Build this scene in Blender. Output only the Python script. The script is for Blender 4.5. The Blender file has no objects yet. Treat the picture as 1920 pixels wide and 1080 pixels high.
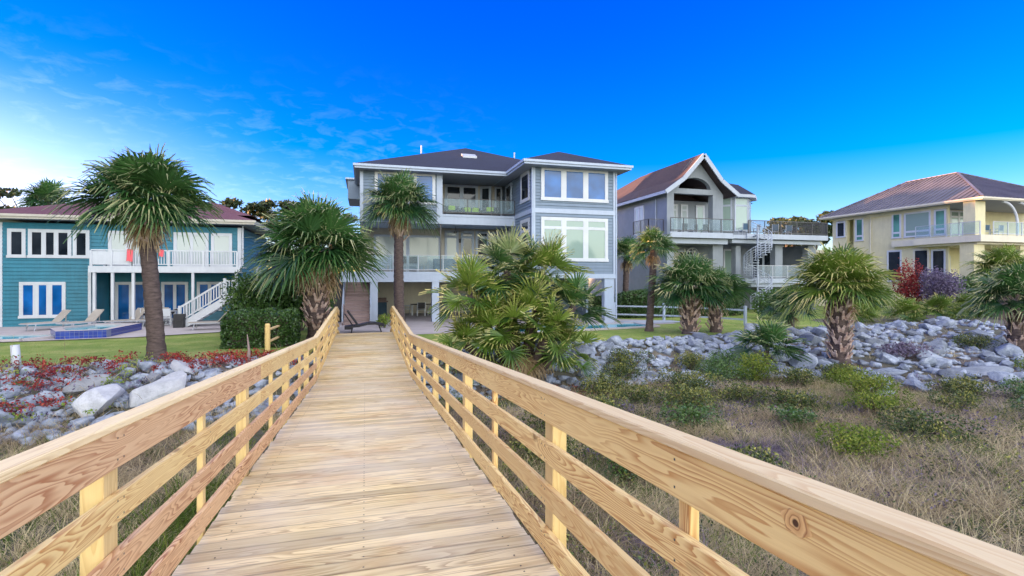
import bpy, bmesh, math, random
import numpy as np
from mathutils import Vector, Matrix

S = bpy.context.scene
COL = S.collection
PI = math.pi
rad = math.radians

# ------------------------------------------------------------------ camera
cam_d = bpy.data.cameras.new("camera")
cam = bpy.data.objects.new("camera", cam_d)
COL.objects.link(cam)
S.camera = cam
CAM_H = 2.5
cam.location = (0, 0, CAM_H)
cam.rotation_euler = (rad(90), 0, rad(-16.0))
cam_d.sensor_width = 36.0
cam_d.lens = 18.0
cam_d.shift_y = -18.0 / 1920.0
cam_d.clip_start = 0.05
cam_d.clip_end = 3000.0

# ------------------------------------------------------------------ sky and sun
SUN_EL, SUN_AZ = rad(6.5), rad(-75.0)      # azimuth from +Y towards +X
W = bpy.data.worlds.new("World")
S.world = W
W.use_nodes = True
wn, wl = W.node_tree.nodes, W.node_tree.links
wn.clear()
def wnode(t, **k):
    n = wn.new(t)
    for a, b in k.items():
        setattr(n, a, b)
    return n
wout = wnode('ShaderNodeOutputWorld')
bg = wnode('ShaderNodeBackground')
bg.inputs['Strength'].default_value = 0.125
sky = wnode('ShaderNodeTexSky', sky_type='NISHITA', sun_disc=False)
sky.sun_elevation = SUN_EL
sky.sun_rotation = SUN_AZ
sky.altitude = 0
sky.air_density = 1.0
sky.dust_density = 0.6
sky.ozone_density = 3.0
hsv = wnode('ShaderNodeHueSaturation')
hsv.inputs['Hue'].default_value = 0.518
hsv.inputs['Saturation'].default_value = 1.5
hsv.inputs['Value'].default_value = 1.0
wl.new(sky.outputs[0], hsv.inputs['Color'])
# thin torn cirrus, laid out by direction
tc = wnode('ShaderNodeTexCoord')
sep = wnode('ShaderNodeSeparateXYZ')
wl.new(tc.outputs['Generated'], sep.inputs[0])
zc_ = wnode('ShaderNodeMath', operation='MAXIMUM'); zc_.inputs[1].default_value = 0.03
wl.new(sep.outputs[2], zc_.inputs[0])
zp = wnode('ShaderNodeMath', operation='ADD'); zp.inputs[1].default_value = 0.12
wl.new(zc_.outputs[0], zp.inputs[0])
dx = wnode('ShaderNodeMath', operation='DIVIDE'); wl.new(sep.outputs[0], dx.inputs[0]); wl.new(zp.outputs[0], dx.inputs[1])
dy = wnode('ShaderNodeMath', operation='DIVIDE'); wl.new(sep.outputs[1], dy.inputs[0]); wl.new(zp.outputs[0], dy.inputs[1])
cmb = wnode('ShaderNodeCombineXYZ'); wl.new(dx.outputs[0], cmb.inputs[0]); wl.new(dy.outputs[0], cmb.inputs[1])
cn = wnode('ShaderNodeTexNoise'); cn.inputs['Scale'].default_value = 8.0; cn.inputs['Detail'].default_value = 10; cn.inputs['Roughness'].default_value = 0.62
cn.inputs['Distortion'].default_value = 0.5
wl.new(cmb.outputs[0], cn.inputs['Vector'])
cb = wnode('ShaderNodeTexNoise'); cb.inputs['Scale'].default_value = 0.55; cb.inputs['Detail'].default_value = 2
wl.new(cmb.outputs[0], cb.inputs['Vector'])
# the bank of cirrus lies low in the west (left of the houses)
dotn = wnode('ShaderNodeVectorMath', operation='DOT_PRODUCT')
dotn.inputs[1].default_value = (-0.62, 0.78, 0.0)
wl.new(tc.outputs['Generated'], dotn.inputs[0])
wr = wnode('ShaderNodeMapRange'); wr.inputs[1].default_value = 0.55; wr.inputs[2].default_value = 0.98
wl.new(dotn.outputs['Value'], wr.inputs[0])
cr = wnode('ShaderNodeMapRange'); cr.inputs[1].default_value = 0.50; cr.inputs[2].default_value = 0.80
wl.new(cn.outputs[0], cr.inputs[0])
br = wnode('ShaderNodeMapRange'); br.inputs[1].default_value = 0.35; br.inputs[2].default_value = 0.62
wl.new(cb.outputs[0], br.inputs[0])
m1 = wnode('ShaderNodeMath', operation='MULTIPLY'); wl.new(cr.outputs[0], m1.inputs[0]); wl.new(br.outputs[0], m1.inputs[1])
m2 = wnode('ShaderNodeMath', operation='MULTIPLY'); wl.new(m1.outputs[0], m2.inputs[0]); wl.new(wr.outputs[0], m2.inputs[1])
m3 = wnode('ShaderNodeMath', operation='MULTIPLY'); ce = wnode('ShaderNodeMapRange', interpolation_type='SMOOTHSTEP'); ce.inputs[1].default_value = 0.40; ce.inputs[2].default_value = 0.16; ce.inputs[3].default_value = 0; ce.inputs[4].default_value = 1
wl.new(sep.outputs[2], ce.inputs[0])
m2b = wnode('ShaderNodeMath', operation='MULTIPLY'); wl.new(m2.outputs[0], m2b.inputs[0]); wl.new(ce.outputs[0], m2b.inputs[1])
wl.new(m2b.outputs[0], m3.inputs[0]); m3.inputs[1].default_value = 0.15
cmix = wnode('ShaderNodeMixRGB', blend_type='MIX')
wl.new(m3.outputs[0], cmix.inputs['Fac'])
CLOUD_COL = cmix.inputs['Color2']
CLOUD_COL.default_value = (6.0, 6.2, 7.4, 1)
tint = wnode('ShaderNodeMixRGB', blend_type='MULTIPLY'); tint.inputs['Fac'].default_value = 1
te = wnode('ShaderNodeMapRange', interpolation_type='SMOOTHSTEP'); te.inputs[1].default_value = 0.08; te.inputs[2].default_value = 0.50
wl.new(sep.outputs[2], te.inputs[0])
tcol = wnode('ShaderNodeMixRGB', blend_type='MIX'); tcol.inputs['Color1'].default_value = (0.90, 0.74, 1.08, 1); tcol.inputs['Color2'].default_value = (0.62, 0.50, 1.10, 1)
wl.new(te.outputs[0], tcol.inputs['Fac']); wl.new(tcol.outputs[0], tint.inputs['Color2'])
wl.new(hsv.outputs[0], tint.inputs['Color1'])
wl.new(tint.outputs[0], cmix.inputs['Color1'])
# pale twilight haze behind the viewer, strengthened as unseen fill light
sd1 = wnode('ShaderNodeVectorMath', operation='DOT_PRODUCT'); sd1.inputs[1].default_value = (0.15, -0.99, 0.0)
wl.new(tc.outputs['Generated'], sd1.inputs[0])
s1 = wnode('ShaderNodeMapRange', interpolation_type='SMOOTHSTEP'); s1.inputs[1].default_value = -0.10; s1.inputs[2].default_value = 0.85
wl.new(sd1.outputs['Value'], s1.inputs[0])
s2 = wnode('ShaderNodeMapRange', interpolation_type='SMOOTHSTEP'); s2.inputs[1].default_value = 1.1; s2.inputs[2].default_value = 0.0; s2.inputs[3].default_value = 0; s2.inputs[4].default_value = 1
wl.new(sep.outputs[2], s2.inputs[0])
s3 = wnode('ShaderNodeMath', operation='MULTIPLY'); wl.new(s1.outputs[0], s3.inputs[0]); wl.new(s2.outputs[0], s3.inputs[1])
haze_fill = wnode('ShaderNodeMixRGB', blend_type='ADD'); haze_fill.inputs['Color2'].default_value = (8.2, 7.8, 5.8, 1)
wl.new(s3.outputs[0], haze_fill.inputs['Fac']); wl.new(cmix.outputs[0], haze_fill.inputs['Color1'])
# pale glow low in the west round the setting sun
g1 = wnode('ShaderNodeVectorMath', operation='DOT_PRODUCT'); g1.inputs[1].default_value = (-0.93, 0.36, 0.0)
wl.new(tc.outputs['Generated'], g1.inputs[0])
g2 = wnode('ShaderNodeMapRange', interpolation_type='SMOOTHSTEP'); g2.inputs[1].default_value = 0.45; g2.inputs[2].default_value = 1.0
wl.new(g1.outputs['Value'], g2.inputs[0])
g3 = wnode('ShaderNodeMapRange', interpolation_type='SMOOTHSTEP'); g3.inputs[1].default_value = 0.34; g3.inputs[2].default_value = 0.0; g3.inputs[3].default_value = 0; g3.inputs[4].default_value = 1
wl.new(sep.outputs[2], g3.inputs[0])
g4 = wnode('ShaderNodeMath', operation='MULTIPLY'); wl.new(g2.outputs[0], g4.inputs[0]); wl.new(g3.outputs[0], g4.inputs[1])
glow = wnode('ShaderNodeMixRGB', blend_type='ADD'); glow.inputs['Color2'].default_value = (3.0, 2.1, 1.5, 1)
wl.new(g4.outputs[0], glow.inputs['Fac']); wl.new(haze_fill.outputs[0], glow.inputs['Color1'])
# thin bright veil added above the view as warm fill light
vz = wnode('ShaderNodeMapRange', interpolation_type='SMOOTHSTEP'); vz.inputs[1].default_value = 0.52; vz.inputs[2].default_value = 0.85
wl.new(sep.outputs[2], vz.inputs[0])
veil_fill = wnode('ShaderNodeMixRGB', blend_type='ADD'); veil_fill.inputs['Color2'].default_value = (2.3, 2.15, 1.3, 1)
wl.new(vz.outputs[0], veil_fill.inputs['Fac']); wl.new(glow.outputs[0], veil_fill.inputs['Color1'])
wl.new(veil_fill.outputs[0], bg.inputs['Color'])
wl.new(bg.outputs[0], wout.inputs[0])

sun_d = bpy.data.lights.new("sun", 'SUN')
sun = bpy.data.objects.new("sun", sun_d)
COL.objects.link(sun)
sun_d.energy = 4.2
sun_d.angle = rad(0.6)
sun_d.color = (1.0, 0.50, 0.22)
sd = Vector((math.sin(SUN_AZ) * math.cos(SUN_EL), math.cos(SUN_AZ) * math.cos(SUN_EL), math.sin(SUN_EL)))
sun.rotation_euler = sd.to_track_quat('Z', 'Y').to_euler()
sun.location = sd * 60

S.view_settings.view_transform = 'Standard'
S.view_settings.look = 'None'
S.view_settings.exposure = 2.25
S.view_settings.gamma = 1.0
S.cycles.max_bounces = 6
S.cycles.transparent_max_bounces = 16

# ------------------------------------------------------------------ helpers
def tag(o, label=None, cat=None, group=None, kind=None):
    if label: o['label'] = label
    if cat: o['category'] = cat
    if group: o['group'] = group
    if kind: o['kind'] = kind
    return o

def empty(name, loc=(0, 0, 0), label=None, cat=None, group=None, rz=0):
    o = bpy.data.objects.new(name, None)
    o.empty_display_size = 0.3
    o.location = loc
    o.rotation_euler = (0, 0, rz)
    COL.objects.link(o)
    return tag(o, label, cat, group)

def link(name, me, mat=None, parent=None, loc=None):
    o = bpy.data.objects.new(name, me)
    if mat is not None and not me.materials:
        me.materials.append(mat)
    COL.objects.link(o)
    if parent is not None:
        o.parent = parent
    if loc is not None:
        o.location = loc
    return o

def root_of(o):
    while o.parent: o = o.parent
    return o

class MB:
    """collects faces in world coordinates and links them as one mesh object"""
    def __init__(s):
        s.v = []; s.f = []; s.uv = []; s.t = []
    def face(s, pts, uv=None, t=0.5):
        n = len(s.v); s.v.extend([tuple(p) for p in pts]); s.f.append(tuple(range(n, n + len(pts))))
        s.uv.append(uv if uv else [(0, 0)] * len(pts)); s.t.append(t)
    def poly(s, vs, fs, t=0.5, uvs=None):
        n = len(s.v); s.v.extend([tuple(p) for p in vs])
        for i, f in enumerate(fs):
            s.f.append(tuple(a + n for a in f)); s.t.append(t)
            s.uv.append(uvs[i] if uvs else [(0, 0)] * len(f))
    def box(s, x0, x1, y0, y1, z0, z1, t=0.5, M=None):
        vs = [(x0, y0, z0), (x1, y0, z0), (x1, y1, z0), (x0, y1, z0), (x0, y0, z1), (x1, y0, z1), (x1, y1, z1), (x0, y1, z1)]
        if M: vs = [M(*p) for p in vs]
        s.poly(vs, [(0, 3, 2, 1), (4, 5, 6, 7), (0, 1, 5, 4), (1, 2, 6, 5), (2, 3, 7, 6), (3, 0, 4, 7)], t)
    def beam(s, p0, p1, w, h, up=(0, 0, 1), t=None, off=None):
        """rectangular bar with board UVs: u along the bar in metres, v across"""
        p0, p1 = Vector(p0), Vector(p1)
        d = p1 - p0; L = d.length; d.normalize(); up = Vector(up)
        sx = d.cross(up)
        if sx.length < 1e-4: sx = d.cross(Vector((1, 0, 0)))
        sx.normalize(); u = sx.cross(d).normalized()
        if t is None: t = random.random()
        o1, o2 = (random.uniform(0, 60), random.uniform(0, 60)) if off is None else off
        a = sx * w / 2; b = u * h / 2
        vs = [p0 - a - b, p0 + a - b, p0 + a + b, p0 - a + b, p1 - a - b, p1 + a - b, p1 + a + b, p1 - a + b]
        fs = [(0, 1, 2, 3), (5, 4, 7, 6), (4, 5, 1, 0), (1, 5, 6, 2), (3, 2, 6, 7), (4, 0, 3, 7)]
        e = lambda x, y: (o1 + x, o2 + y)
        uvs = [[e(0, 0), e(0, w), e(.1, w), e(.1, 0)], [e(0, 0), e(0, w), e(.1, w), e(.1, 0)],
               [e(L, 0), e(L, w), e(0, w), e(0, 0)],
               [e(0, w), e(L, w), e(L, w + h), e(0, w + h)],
               [e(0, 2 * w + h), e(0, w + h), e(L, w + h), e(L, 2 * w + h)],
               [e(L, -0.0), e(0, 0), e(0, -h), e(L, -h)]]
        s.poly(vs, fs, t, uvs)
    def tube(s, pts, r, n=8, t=0.5, cap=True):
        pts = [Vector(p) for p in pts]
        rs = r if isinstance(r, (list, tuple)) else [r] * len(pts)
        rings = []; prev = None
        base = len(s.v)
        for i, p in enumerate(pts):
            d = (pts[min(i + 1, len(pts) - 1)] - pts[max(i - 1, 0)]).normalized()
            x = prev - d * prev.dot(d) if prev is not None else d.orthogonal()
            if x.length < 1e-6: x = d.orthogonal()
            x.normalize(); prev = x; y = d.cross(x)
            for k in range(n):
                a = 2 * PI * k / n
                s.v.append(tuple(p + (x * math.cos(a) + y * math.sin(a)) * rs[i]))
        for i in range(len(pts) - 1):
            for k in range(n):
                a = base + i * n + k; b = base + i * n + (k + 1) % n
                s.f.append((a, b, b + n, a + n)); s.t.append(t); s.uv.append([(0, 0)] * 4)
        if cap:
            s.f.append(tuple(base + k for k in reversed(range(n)))); s.t.append(t); s.uv.append([(0, 0)] * n)
            e = base + (len(pts) - 1) * n
            s.f.append(tuple(e + k for k in range(n))); s.t.append(t); s.uv.append([(0, 0)] * n)
    def build(s, name, mat, parent=None, recalc=True, smooth=False, bevel=0):
        org = Vector((0, 0, 0))
        if parent is not None: org = root_of(parent).location
        me = bpy.data.meshes.new(name)
        me.from_pydata([(v[0] - org[0], v[1] - org[1], v[2] - org[2]) for v in s.v], [], s.f)
        uvl = me.uv_layers.new(name='UVMap')
        flat = [c for f in s.uv for p in f for c in p]
        uvl.data.foreach_set('uv', flat)
        at = me.attributes.new('tint', 'FLOAT', 'FACE')
        at.data.foreach_set('value', s.t)
        if recalc:
            bm = bmesh.new(); bm.from_mesh(me)
            bmesh.ops.recalc_face_normals(bm, faces=bm.faces)
            bm.to_mesh(me); bm.free()
        if smooth: me.polygons.foreach_set('use_smooth', [True] * len(me.polygons))
        o = link(name, me, mat, parent)
        if bevel:
            m = o.modifiers.new('bevel', 'BEVEL'); m.width = bevel; m.segments = 1; m.limit_method = 'ANGLE'
        return o

def np_mesh(name, V, F, tint=None, smooth=False):
    """V (N,3) float, F (M,4) int quads"""
    me = bpy.data.meshes.new(name)
    V = np.ascontiguousarray(V, dtype=np.float32); F = np.ascontiguousarray(F, dtype=np.int32)
    k = F.shape[1]
    me.vertices.add(len(V)); me.vertices.foreach_set('co', V.ravel())
    me.loops.add(F.size); me.loops.foreach_set('vertex_index', F.ravel())
    me.polygons.add(len(F))
    me.polygons.foreach_set('loop_start', np.arange(0, F.size, k, dtype=np.int32))
    me.update(calc_edges=True)
    if tint is not None:
        at = me.attributes.new('tint', 'FLOAT', 'FACE'); at.data.foreach_set('value', np.asarray(tint, dtype=np.float32))
    if smooth: me.polygons.foreach_set('use_smooth', np.ones(len(F), dtype=bool))
    return me

# ------------------------------------------------------------------ materials
class NT:
    def __init__(s, name):
        s.m = bpy.data.materials.new(name); s.m.use_nodes = True
        s.n = s.m.node_tree.nodes; s.l = s.m.node_tree.links
        s.b = s.n['Principled BSDF']; s.out = s.n['Material Output']
    def new(s, t, **k):
        n = s.n.new(t)
        for a, b in k.items(): setattr(n, a, b)
        return n
    def set(s, n, i, v):
        if hasattr(v, 'is_output') or isinstance(v, bpy.types.NodeSocket): s.l.new(v, n.inputs[i])
        else: n.inputs[i].default_value = v
    def math(s, op, a, b=None, c=None, clamp=False):
        n = s.new('ShaderNodeMath', operation=op); n.use_clamp = clamp
        for i, x in enumerate((a, b, c)):
            if x is not None: s.set(n, i, x)
        return n.outputs[0]
    def noise(s, vec, scale, detail=3, rough=0.5, dist=0):
        n = s.new('ShaderNodeTexNoise')
        if vec is not None: s.l.new(vec, n.inputs['Vector'])
        n.inputs['Scale'].default_value = scale; n.inputs['Detail'].default_value = detail
        n.inputs['Roughness'].default_value = rough; n.inputs['Distortion'].default_value = dist
        return n.outputs[0]
    def ramp(s, f, stops, interp='LINEAR'):
        n = s.new('ShaderNodeValToRGB'); s.l.new(f, n.inputs[0]); e = n.color_ramp.elements
        n.color_ramp.interpolation = interp
        while len(e) < len(stops): e.new(0.5)
        for i, (p, c) in enumerate(stops):
            e[i].position = p; e[i].color = (c[0], c[1], c[2], 1) if isinstance(c, (tuple, list)) else (c, c, c, 1)
        return n.outputs[0]
    def mix(s, f, a, b, mode='MIX'):
        n = s.new('ShaderNodeMixRGB', blend_type=mode)
        s.set(n, 0, f)
        for i, x in ((1, a), (2, b)):
            s.set(n, i, (x[0], x[1], x[2], 1) if isinstance(x, (tuple, list)) else x)
        return n.outputs[0]
    def bump(s, h, strength=0.3, dist=0.02):
        n = s.new('ShaderNodeBump'); n.inputs['Strength'].default_value = strength; n.inputs['Distance'].default_value = dist
        s.l.new(h, n.inputs['Height']); s.l.new(n.outputs[0], s.b.inputs['Normal'])
    def attr(s, name='tint'):
        n = s.new('ShaderNodeAttribute'); n.attribute_name = name; return n.outputs['Fac']
    def obj(s, scale=(1, 1, 1)):
        n = s.new('ShaderNodeTexCoord'); m = s.new('ShaderNodeMapping'); s.l.new(n.outputs['Object'], m.inputs[0])
        m.inputs['Scale'].default_value = scale; return m.outputs[0]
    def pos(s, scale=(1, 1, 1)):
        n = s.new('ShaderNodeNewGeometry'); m = s.new('ShaderNodeMapping'); s.l.new(n.outputs['Position'], m.inputs[0])
        m.inputs['Scale'].default_value = scale; return m.outputs[0]
    def done(s, col=None, rough=0.6, spec=None, metal=None):
        if col is not None: s.set(s.b, 'Base Color', (col[0], col[1], col[2], 1) if isinstance(col, (tuple, list)) else col)
        s.set(s.b, 'Roughness', rough)
        if spec is not None: s.b.inputs['Specular IOR Level'].default_value = spec
        if metal is not None: s.b.inputs['Metallic'].default_value = metal
        return s.m

def paint(name, col, rough=0.55, var=0.10, scale=1.3, bump=0.0, metal=None, spec=None):
    """painted or plain surface with slight weathering"""
    k = NT(name); p = k.pos()
    n1 = k.noise(p, scale, 4, 0.6); n2 = k.noise(k.pos((1, 1, 0.12)), scale * 7, 2)
    f = k.math('MULTIPLY_ADD', n1, 1.4, k.math('MULTIPLY', n2, 0.6)); f = k.math('SUBTRACT', f, 1.0)
    dark = tuple(c * (1 - var * 1.6) for c in col); light = tuple(min(1, c * (1 + var * 0.9)) for c in col)
    c = k.ramp(k.math('ADD', f, 0.5), [(0.2, dark), (0.8, light)])
    if bump: k.bump(k.noise(p, 60, 3), bump, 0.01)
    return k.done(c, rough, spec, metal)

def wood(name, base, ring, ringamt=0.6, stain=None, grey=0.0, rings=17.0, rough=0.6, tv=0.82, seam=None):
    """flat-sawn board: growth rings as contour lines of a noise stretched along the board"""
    k = NT(name)
    uv = k.new('ShaderNodeUVMap'); uv.uv_map = 'UVMap'
    def mp(sx, sy):
        m = k.new('ShaderNodeMapping'); k.l.new(uv.outputs[0], m.inputs[0]); m.inputs['Scale'].default_value = (sx, sy, 1); return m.outputs[0]
    t = k.attr()
    n = k.noise(mp(0.7, 8.5), 1.0, 2.5, 0.40, 0.3)
    fine = k.noise(mp(9, 60), 1.0, 2, 0.5)
    n = k.math('ADD', n, k.math('MULTIPLY', fine, 0.008))
    r = k.math('FRACT', k.math('MULTIPLY', n, rings))
    late = k.ramp(r, [(0.0, 0.0), (0.35, 0.10), (0.80, 0.85), (0.92, 1.0), (1.0, 0.0)])
    patch = k.ramp(k.noise(mp(0.5, 1.6), 1.7, 2), [(0.35, 0.25), (0.62, 1.0)])
    amt = k.math('MULTIPLY', late, k.math('MULTIPLY', patch, ringamt))
    fib = k.noise(mp(5, 220), 1.0, 3, 0.6)
    b1 = k.mix(t, tuple(c * tv for c in base), tuple(min(1, c * 1.12) for c in base))
    b1 = k.mix(k.math('MULTIPLY', fib, 0.35), b1, tuple(c * 0.62 for c in base))
    c = k.mix(amt, b1, ring)
    # knots
    vo = k.new('ShaderNodeTexVoronoi'); vo.inputs['Scale'].default_value = 1.0
    k.l.new(mp(1.3, 3.2), vo.inputs['Vector'])
    kn = k.ramp(vo.outputs['Distance'], [(0.0, 1.0), (0.04, 0.95), (0.055, 0.35), (0.085, 0.25), (0.10, 0.0)])
    c = k.mix(k.math('MULTIPLY', kn, 0.75), c, tuple(x * 0.35 for x in ring))
    if stain:
        sp = k.noise(k.pos((0.5, 0.9, 0.5)), 2.2, 4, 0.65)
        sf = k.ramp(sp, [(0.52, 0.0), (0.72, 1.0)])
        c = k.mix(k.math('MULTIPLY', sf, 0.5), c, stain)
    if seam:                              # dark gap shade between boards painted along their edges
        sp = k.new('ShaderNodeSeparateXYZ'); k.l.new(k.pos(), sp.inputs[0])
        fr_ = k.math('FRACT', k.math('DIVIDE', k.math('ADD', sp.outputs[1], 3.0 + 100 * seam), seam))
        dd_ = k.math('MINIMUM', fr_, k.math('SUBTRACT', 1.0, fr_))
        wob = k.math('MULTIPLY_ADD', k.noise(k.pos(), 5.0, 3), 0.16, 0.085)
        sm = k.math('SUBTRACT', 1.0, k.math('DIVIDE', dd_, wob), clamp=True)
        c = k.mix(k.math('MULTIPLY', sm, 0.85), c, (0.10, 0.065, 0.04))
    if grey:
        gp = k.noise(k.pos(), 0.9, 3, 0.6)
        c = k.mix(k.math('MULTIPLY', k.ramp(gp, [(0.35, 0.0), (0.7, 1.0)]), grey), c, (0.76, 0.74, 0.70))
    k.bump(k.math('ADD', k.math('MULTIPLY', late, 0.5), fib), 0.25, 0.004)
    return k.done(c, rough, 0.3)

def foliage(name, a, b, c3=None, rough=0.5, trans=0.25, tip=None, spec=0.4):
    k = NT(name); t = k.attr()
    stops = [(0.0, a), (0.6, b)] + ([(1.0, c3)] if c3 else [])
    col = k.ramp(t, stops)
    n = k.noise(k.obj(), 3.0, 2)
    col = k.mix(k.math('MULTIPLY', n, 0.5), col, tuple(x * 0.55 for x in a))
    g = k.new('ShaderNodeNewGeometry')
    back = k.mix(g.outputs['Backfacing'], col, k.mix(0.35, col, tuple(min(1, x * 1.5 + 0.03) for x in b)))
    tr = k.new('ShaderNodeBsdfTranslucent'); k.l.new(back, tr.inputs[0])
    k.done(back, rough, spec)
    mx = k.new('ShaderNodeMixShader'); mx.inputs[0].default_value = trans
    k.l.new(k.b.outputs[0], mx.inputs[1]); k.l.new(tr.outputs[0], mx.inputs[2]); k.l.new(mx.outputs[0], k.out.inputs[0])
    return k.m

def shingle(name, a, b, sc=1.0, lap=0.16):
    k = NT(name)
    p = k.obj()
    sp = k.new('ShaderNodeSeparateXYZ'); k.l.new(p, sp.inputs[0])
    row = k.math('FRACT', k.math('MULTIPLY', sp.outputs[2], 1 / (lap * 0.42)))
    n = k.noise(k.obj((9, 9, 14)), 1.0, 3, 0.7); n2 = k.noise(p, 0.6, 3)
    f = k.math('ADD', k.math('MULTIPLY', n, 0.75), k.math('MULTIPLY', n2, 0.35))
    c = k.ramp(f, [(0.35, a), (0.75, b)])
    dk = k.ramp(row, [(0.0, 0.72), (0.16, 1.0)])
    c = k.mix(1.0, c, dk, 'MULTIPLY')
    k.bump(k.math('ADD', row, n), 0.5, 0.02)
    return k.done(c, 0.85)

def glass(name, col, rough=0.06, blind=None):
    """window pane with dark room or blind behind it"""
    k = NT(name)
    if blind:
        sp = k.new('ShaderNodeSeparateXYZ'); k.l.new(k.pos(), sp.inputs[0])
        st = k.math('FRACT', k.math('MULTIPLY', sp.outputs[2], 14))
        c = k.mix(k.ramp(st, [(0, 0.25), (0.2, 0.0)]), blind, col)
    else:
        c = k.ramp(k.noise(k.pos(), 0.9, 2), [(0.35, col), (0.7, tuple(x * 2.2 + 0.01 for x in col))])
    k.done(c, rough, 0.5)
    nn = k.noise(k.pos(), 0.8, 1)
    k.bump(nn, 0.05, 0.05)
    return k.m

M = {}
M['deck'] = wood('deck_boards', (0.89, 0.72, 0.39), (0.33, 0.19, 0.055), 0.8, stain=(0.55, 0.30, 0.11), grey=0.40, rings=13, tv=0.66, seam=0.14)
M['pine'] = wood('new_pine', (0.94, 0.68, 0.285), (0.52, 0.24, 0.07), 0.95, rings=24)
M['pine_dark'] = wood('red_pine', (0.82, 0.54, 0.28), (0.36, 0.12, 0.04), 0.95, rings=26)
M['pine_yellow'] = wood('yellow_pine', (0.80, 0.60, 0.26), (0.54, 0.32, 0.10), 0.5, rings=14)
M['cap'] = wood('cap_pine', (0.86, 0.68, 0.38), (0.52, 0.30, 0.12), 0.6, rings=16)
M['old_wood'] = wood('weathered_wood', (0.36, 0.27, 0.25), (0.20, 0.13, 0.12), 0.5, rings=10)
M['white'] = paint('white_paint', (0.54, 0.57, 0.61), 0.45, 0.06)
M['cream'] = paint('cream_paint', (0.47, 0.44, 0.38), 0.5, 0.06)
M['grey_siding'] = paint('grey_siding_paint', (0.165, 0.225, 0.30), 0.55, 0.06)
M['grey_trim'] = paint('pale_trim_paint', (0.38, 0.45, 0.56), 0.5, 0.05)
M['teal'] = paint('teal_siding_paint', (0.018, 0.17, 0.245), 0.5, 0.12)
M['stucco'] = paint('grey_stucco', (0.235, 0.265, 0.295), 0.8, 0.07, bump=0.25)
M['stucco_trim'] = paint('pale_stucco', (0.37, 0.42, 0.49), 0.75, 0.06, bump=0.2)
M['yellow'] = paint('yellow_stucco', (0.64, 0.585, 0.36), 0.8, 0.07, bump=0.25)
M['yellow_trim'] = paint('cream_stucco', (0.62, 0.58, 0.46), 0.75, 0.05, bump=0.2)
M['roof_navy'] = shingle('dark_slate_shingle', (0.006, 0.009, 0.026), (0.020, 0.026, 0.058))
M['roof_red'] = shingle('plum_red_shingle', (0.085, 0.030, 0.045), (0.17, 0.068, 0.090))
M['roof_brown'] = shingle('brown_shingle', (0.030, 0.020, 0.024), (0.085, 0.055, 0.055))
M['pale_slats'] = paint('pale_slatted_wall', (0.78, 0.73, 0.60), 0.6, 0.06)
M['soffit'] = paint('soffit_paint', (0.26, 0.27, 0.31), 0.6, 0.05)
M['dark_metal'] = paint('dark_bronze_metal', (0.045, 0.045, 0.05), 0.4, 0.1)
M['grey_metal'] = paint('grey_metal', (0.42, 0.45, 0.50), 0.4, 0.08)
M['black'] = paint('black_wicker', (0.012, 0.012, 0.018), 0.5, 0.2, bump=0.4)
M['navy_cushion'] = paint('blue_grey_cushion', (0.07, 0.13, 0.19), 0.85, 0.1)
M['lime'] = paint('lime_cushion', (0.42, 0.62, 0.03), 0.8, 0.08)
M['pink'] = paint('pink_towel', (0.75, 0.12, 0.14), 0.9, 0.1)
M['beige'] = paint('beige_sling', (0.42, 0.38, 0.33), 0.8, 0.1)
M['concrete'] = paint('pool_deck_concrete', (0.46, 0.42, 0.42), 0.8, 0.09, 0.8, bump=0.2)
M['tile'] = None
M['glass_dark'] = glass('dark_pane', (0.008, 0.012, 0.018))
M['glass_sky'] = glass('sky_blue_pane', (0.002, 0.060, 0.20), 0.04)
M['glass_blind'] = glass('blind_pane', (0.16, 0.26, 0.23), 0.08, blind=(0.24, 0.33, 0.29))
M['glass_screen'] = glass('pale_shade_pane', (0.30, 0.39, 0.43), 0.12, blind=(0.40, 0.46, 0.46))
M['glass_green'] = glass('green_pane', (0.05, 0.15, 0.12), 0.05)
def rail_glass():
    k = NT('railing_glass'); k.done((0.6, 0.75, 0.8), 0.05, 0.5)
    tr = k.new('ShaderNodeBsdfTransparent'); tr.inputs[0].default_value = (0.86, 0.92, 0.94, 1)
    mx = k.new('ShaderNodeMixShader'); mx.inputs[0].default_value = 0.10
    k.l.new(tr.outputs[0], mx.inputs[1]); k.l.new(k.b.outputs[0], mx.inputs[2]); k.l.new(mx.outputs[0], k.out.inputs[0])
    return k.m
M['rail_glass'] = rail_glass()
def tile_mat():
    k = NT('blue_pool_tile'); b = k.new('ShaderNodeTexBrick'); k.l.new(k.pos((1, 1, 1)), b.inputs['Vector'])
    b.offset = 0; b.inputs['Scale'].default_value = 1; b.inputs['Brick Width'].default_value = 0.15; b.inputs['Row Height'].default_value = 0.15
    b.inputs['Mortar Size'].default_value = 0.006
    b.inputs['Color1'].default_value = (0.01, 0.03, 0.24, 1); b.inputs['Color2'].default_value = (0.015, 0.05, 0.34, 1); b.inputs['Mortar'].default_value = (0.12, 0.16, 0.3, 1)
    m = k.new('ShaderNodeMapping'); g = k.new('ShaderNodeNewGeometry'); k.l.new(g.outputs['Position'], m.inputs[0]); m.inputs['Rotation'].default_value = (rad(90), 0, 0)
    k.l.new(m.outputs[0], b.inputs['Vector'])
    return k.done(b.outputs[0], 0.2, 0.6)
M['tile'] = tile_mat()
def water_mat():
    k = NT('pool_water'); k.done((0.02, 0.42, 0.55), 0.04, 0.6); k.bump(k.noise(k.pos((1, 1, 1)), 2.2, 3), 0.2, 0.05); return k.m
M['water'] = water_mat()
M['palm'] = foliage('palmetto_leaf', (0.010, 0.055, 0.018), (0.055, 0.15, 0.028), (0.62, 0.58, 0.30), 0.38, 0.2, spec=0.6)
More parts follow.
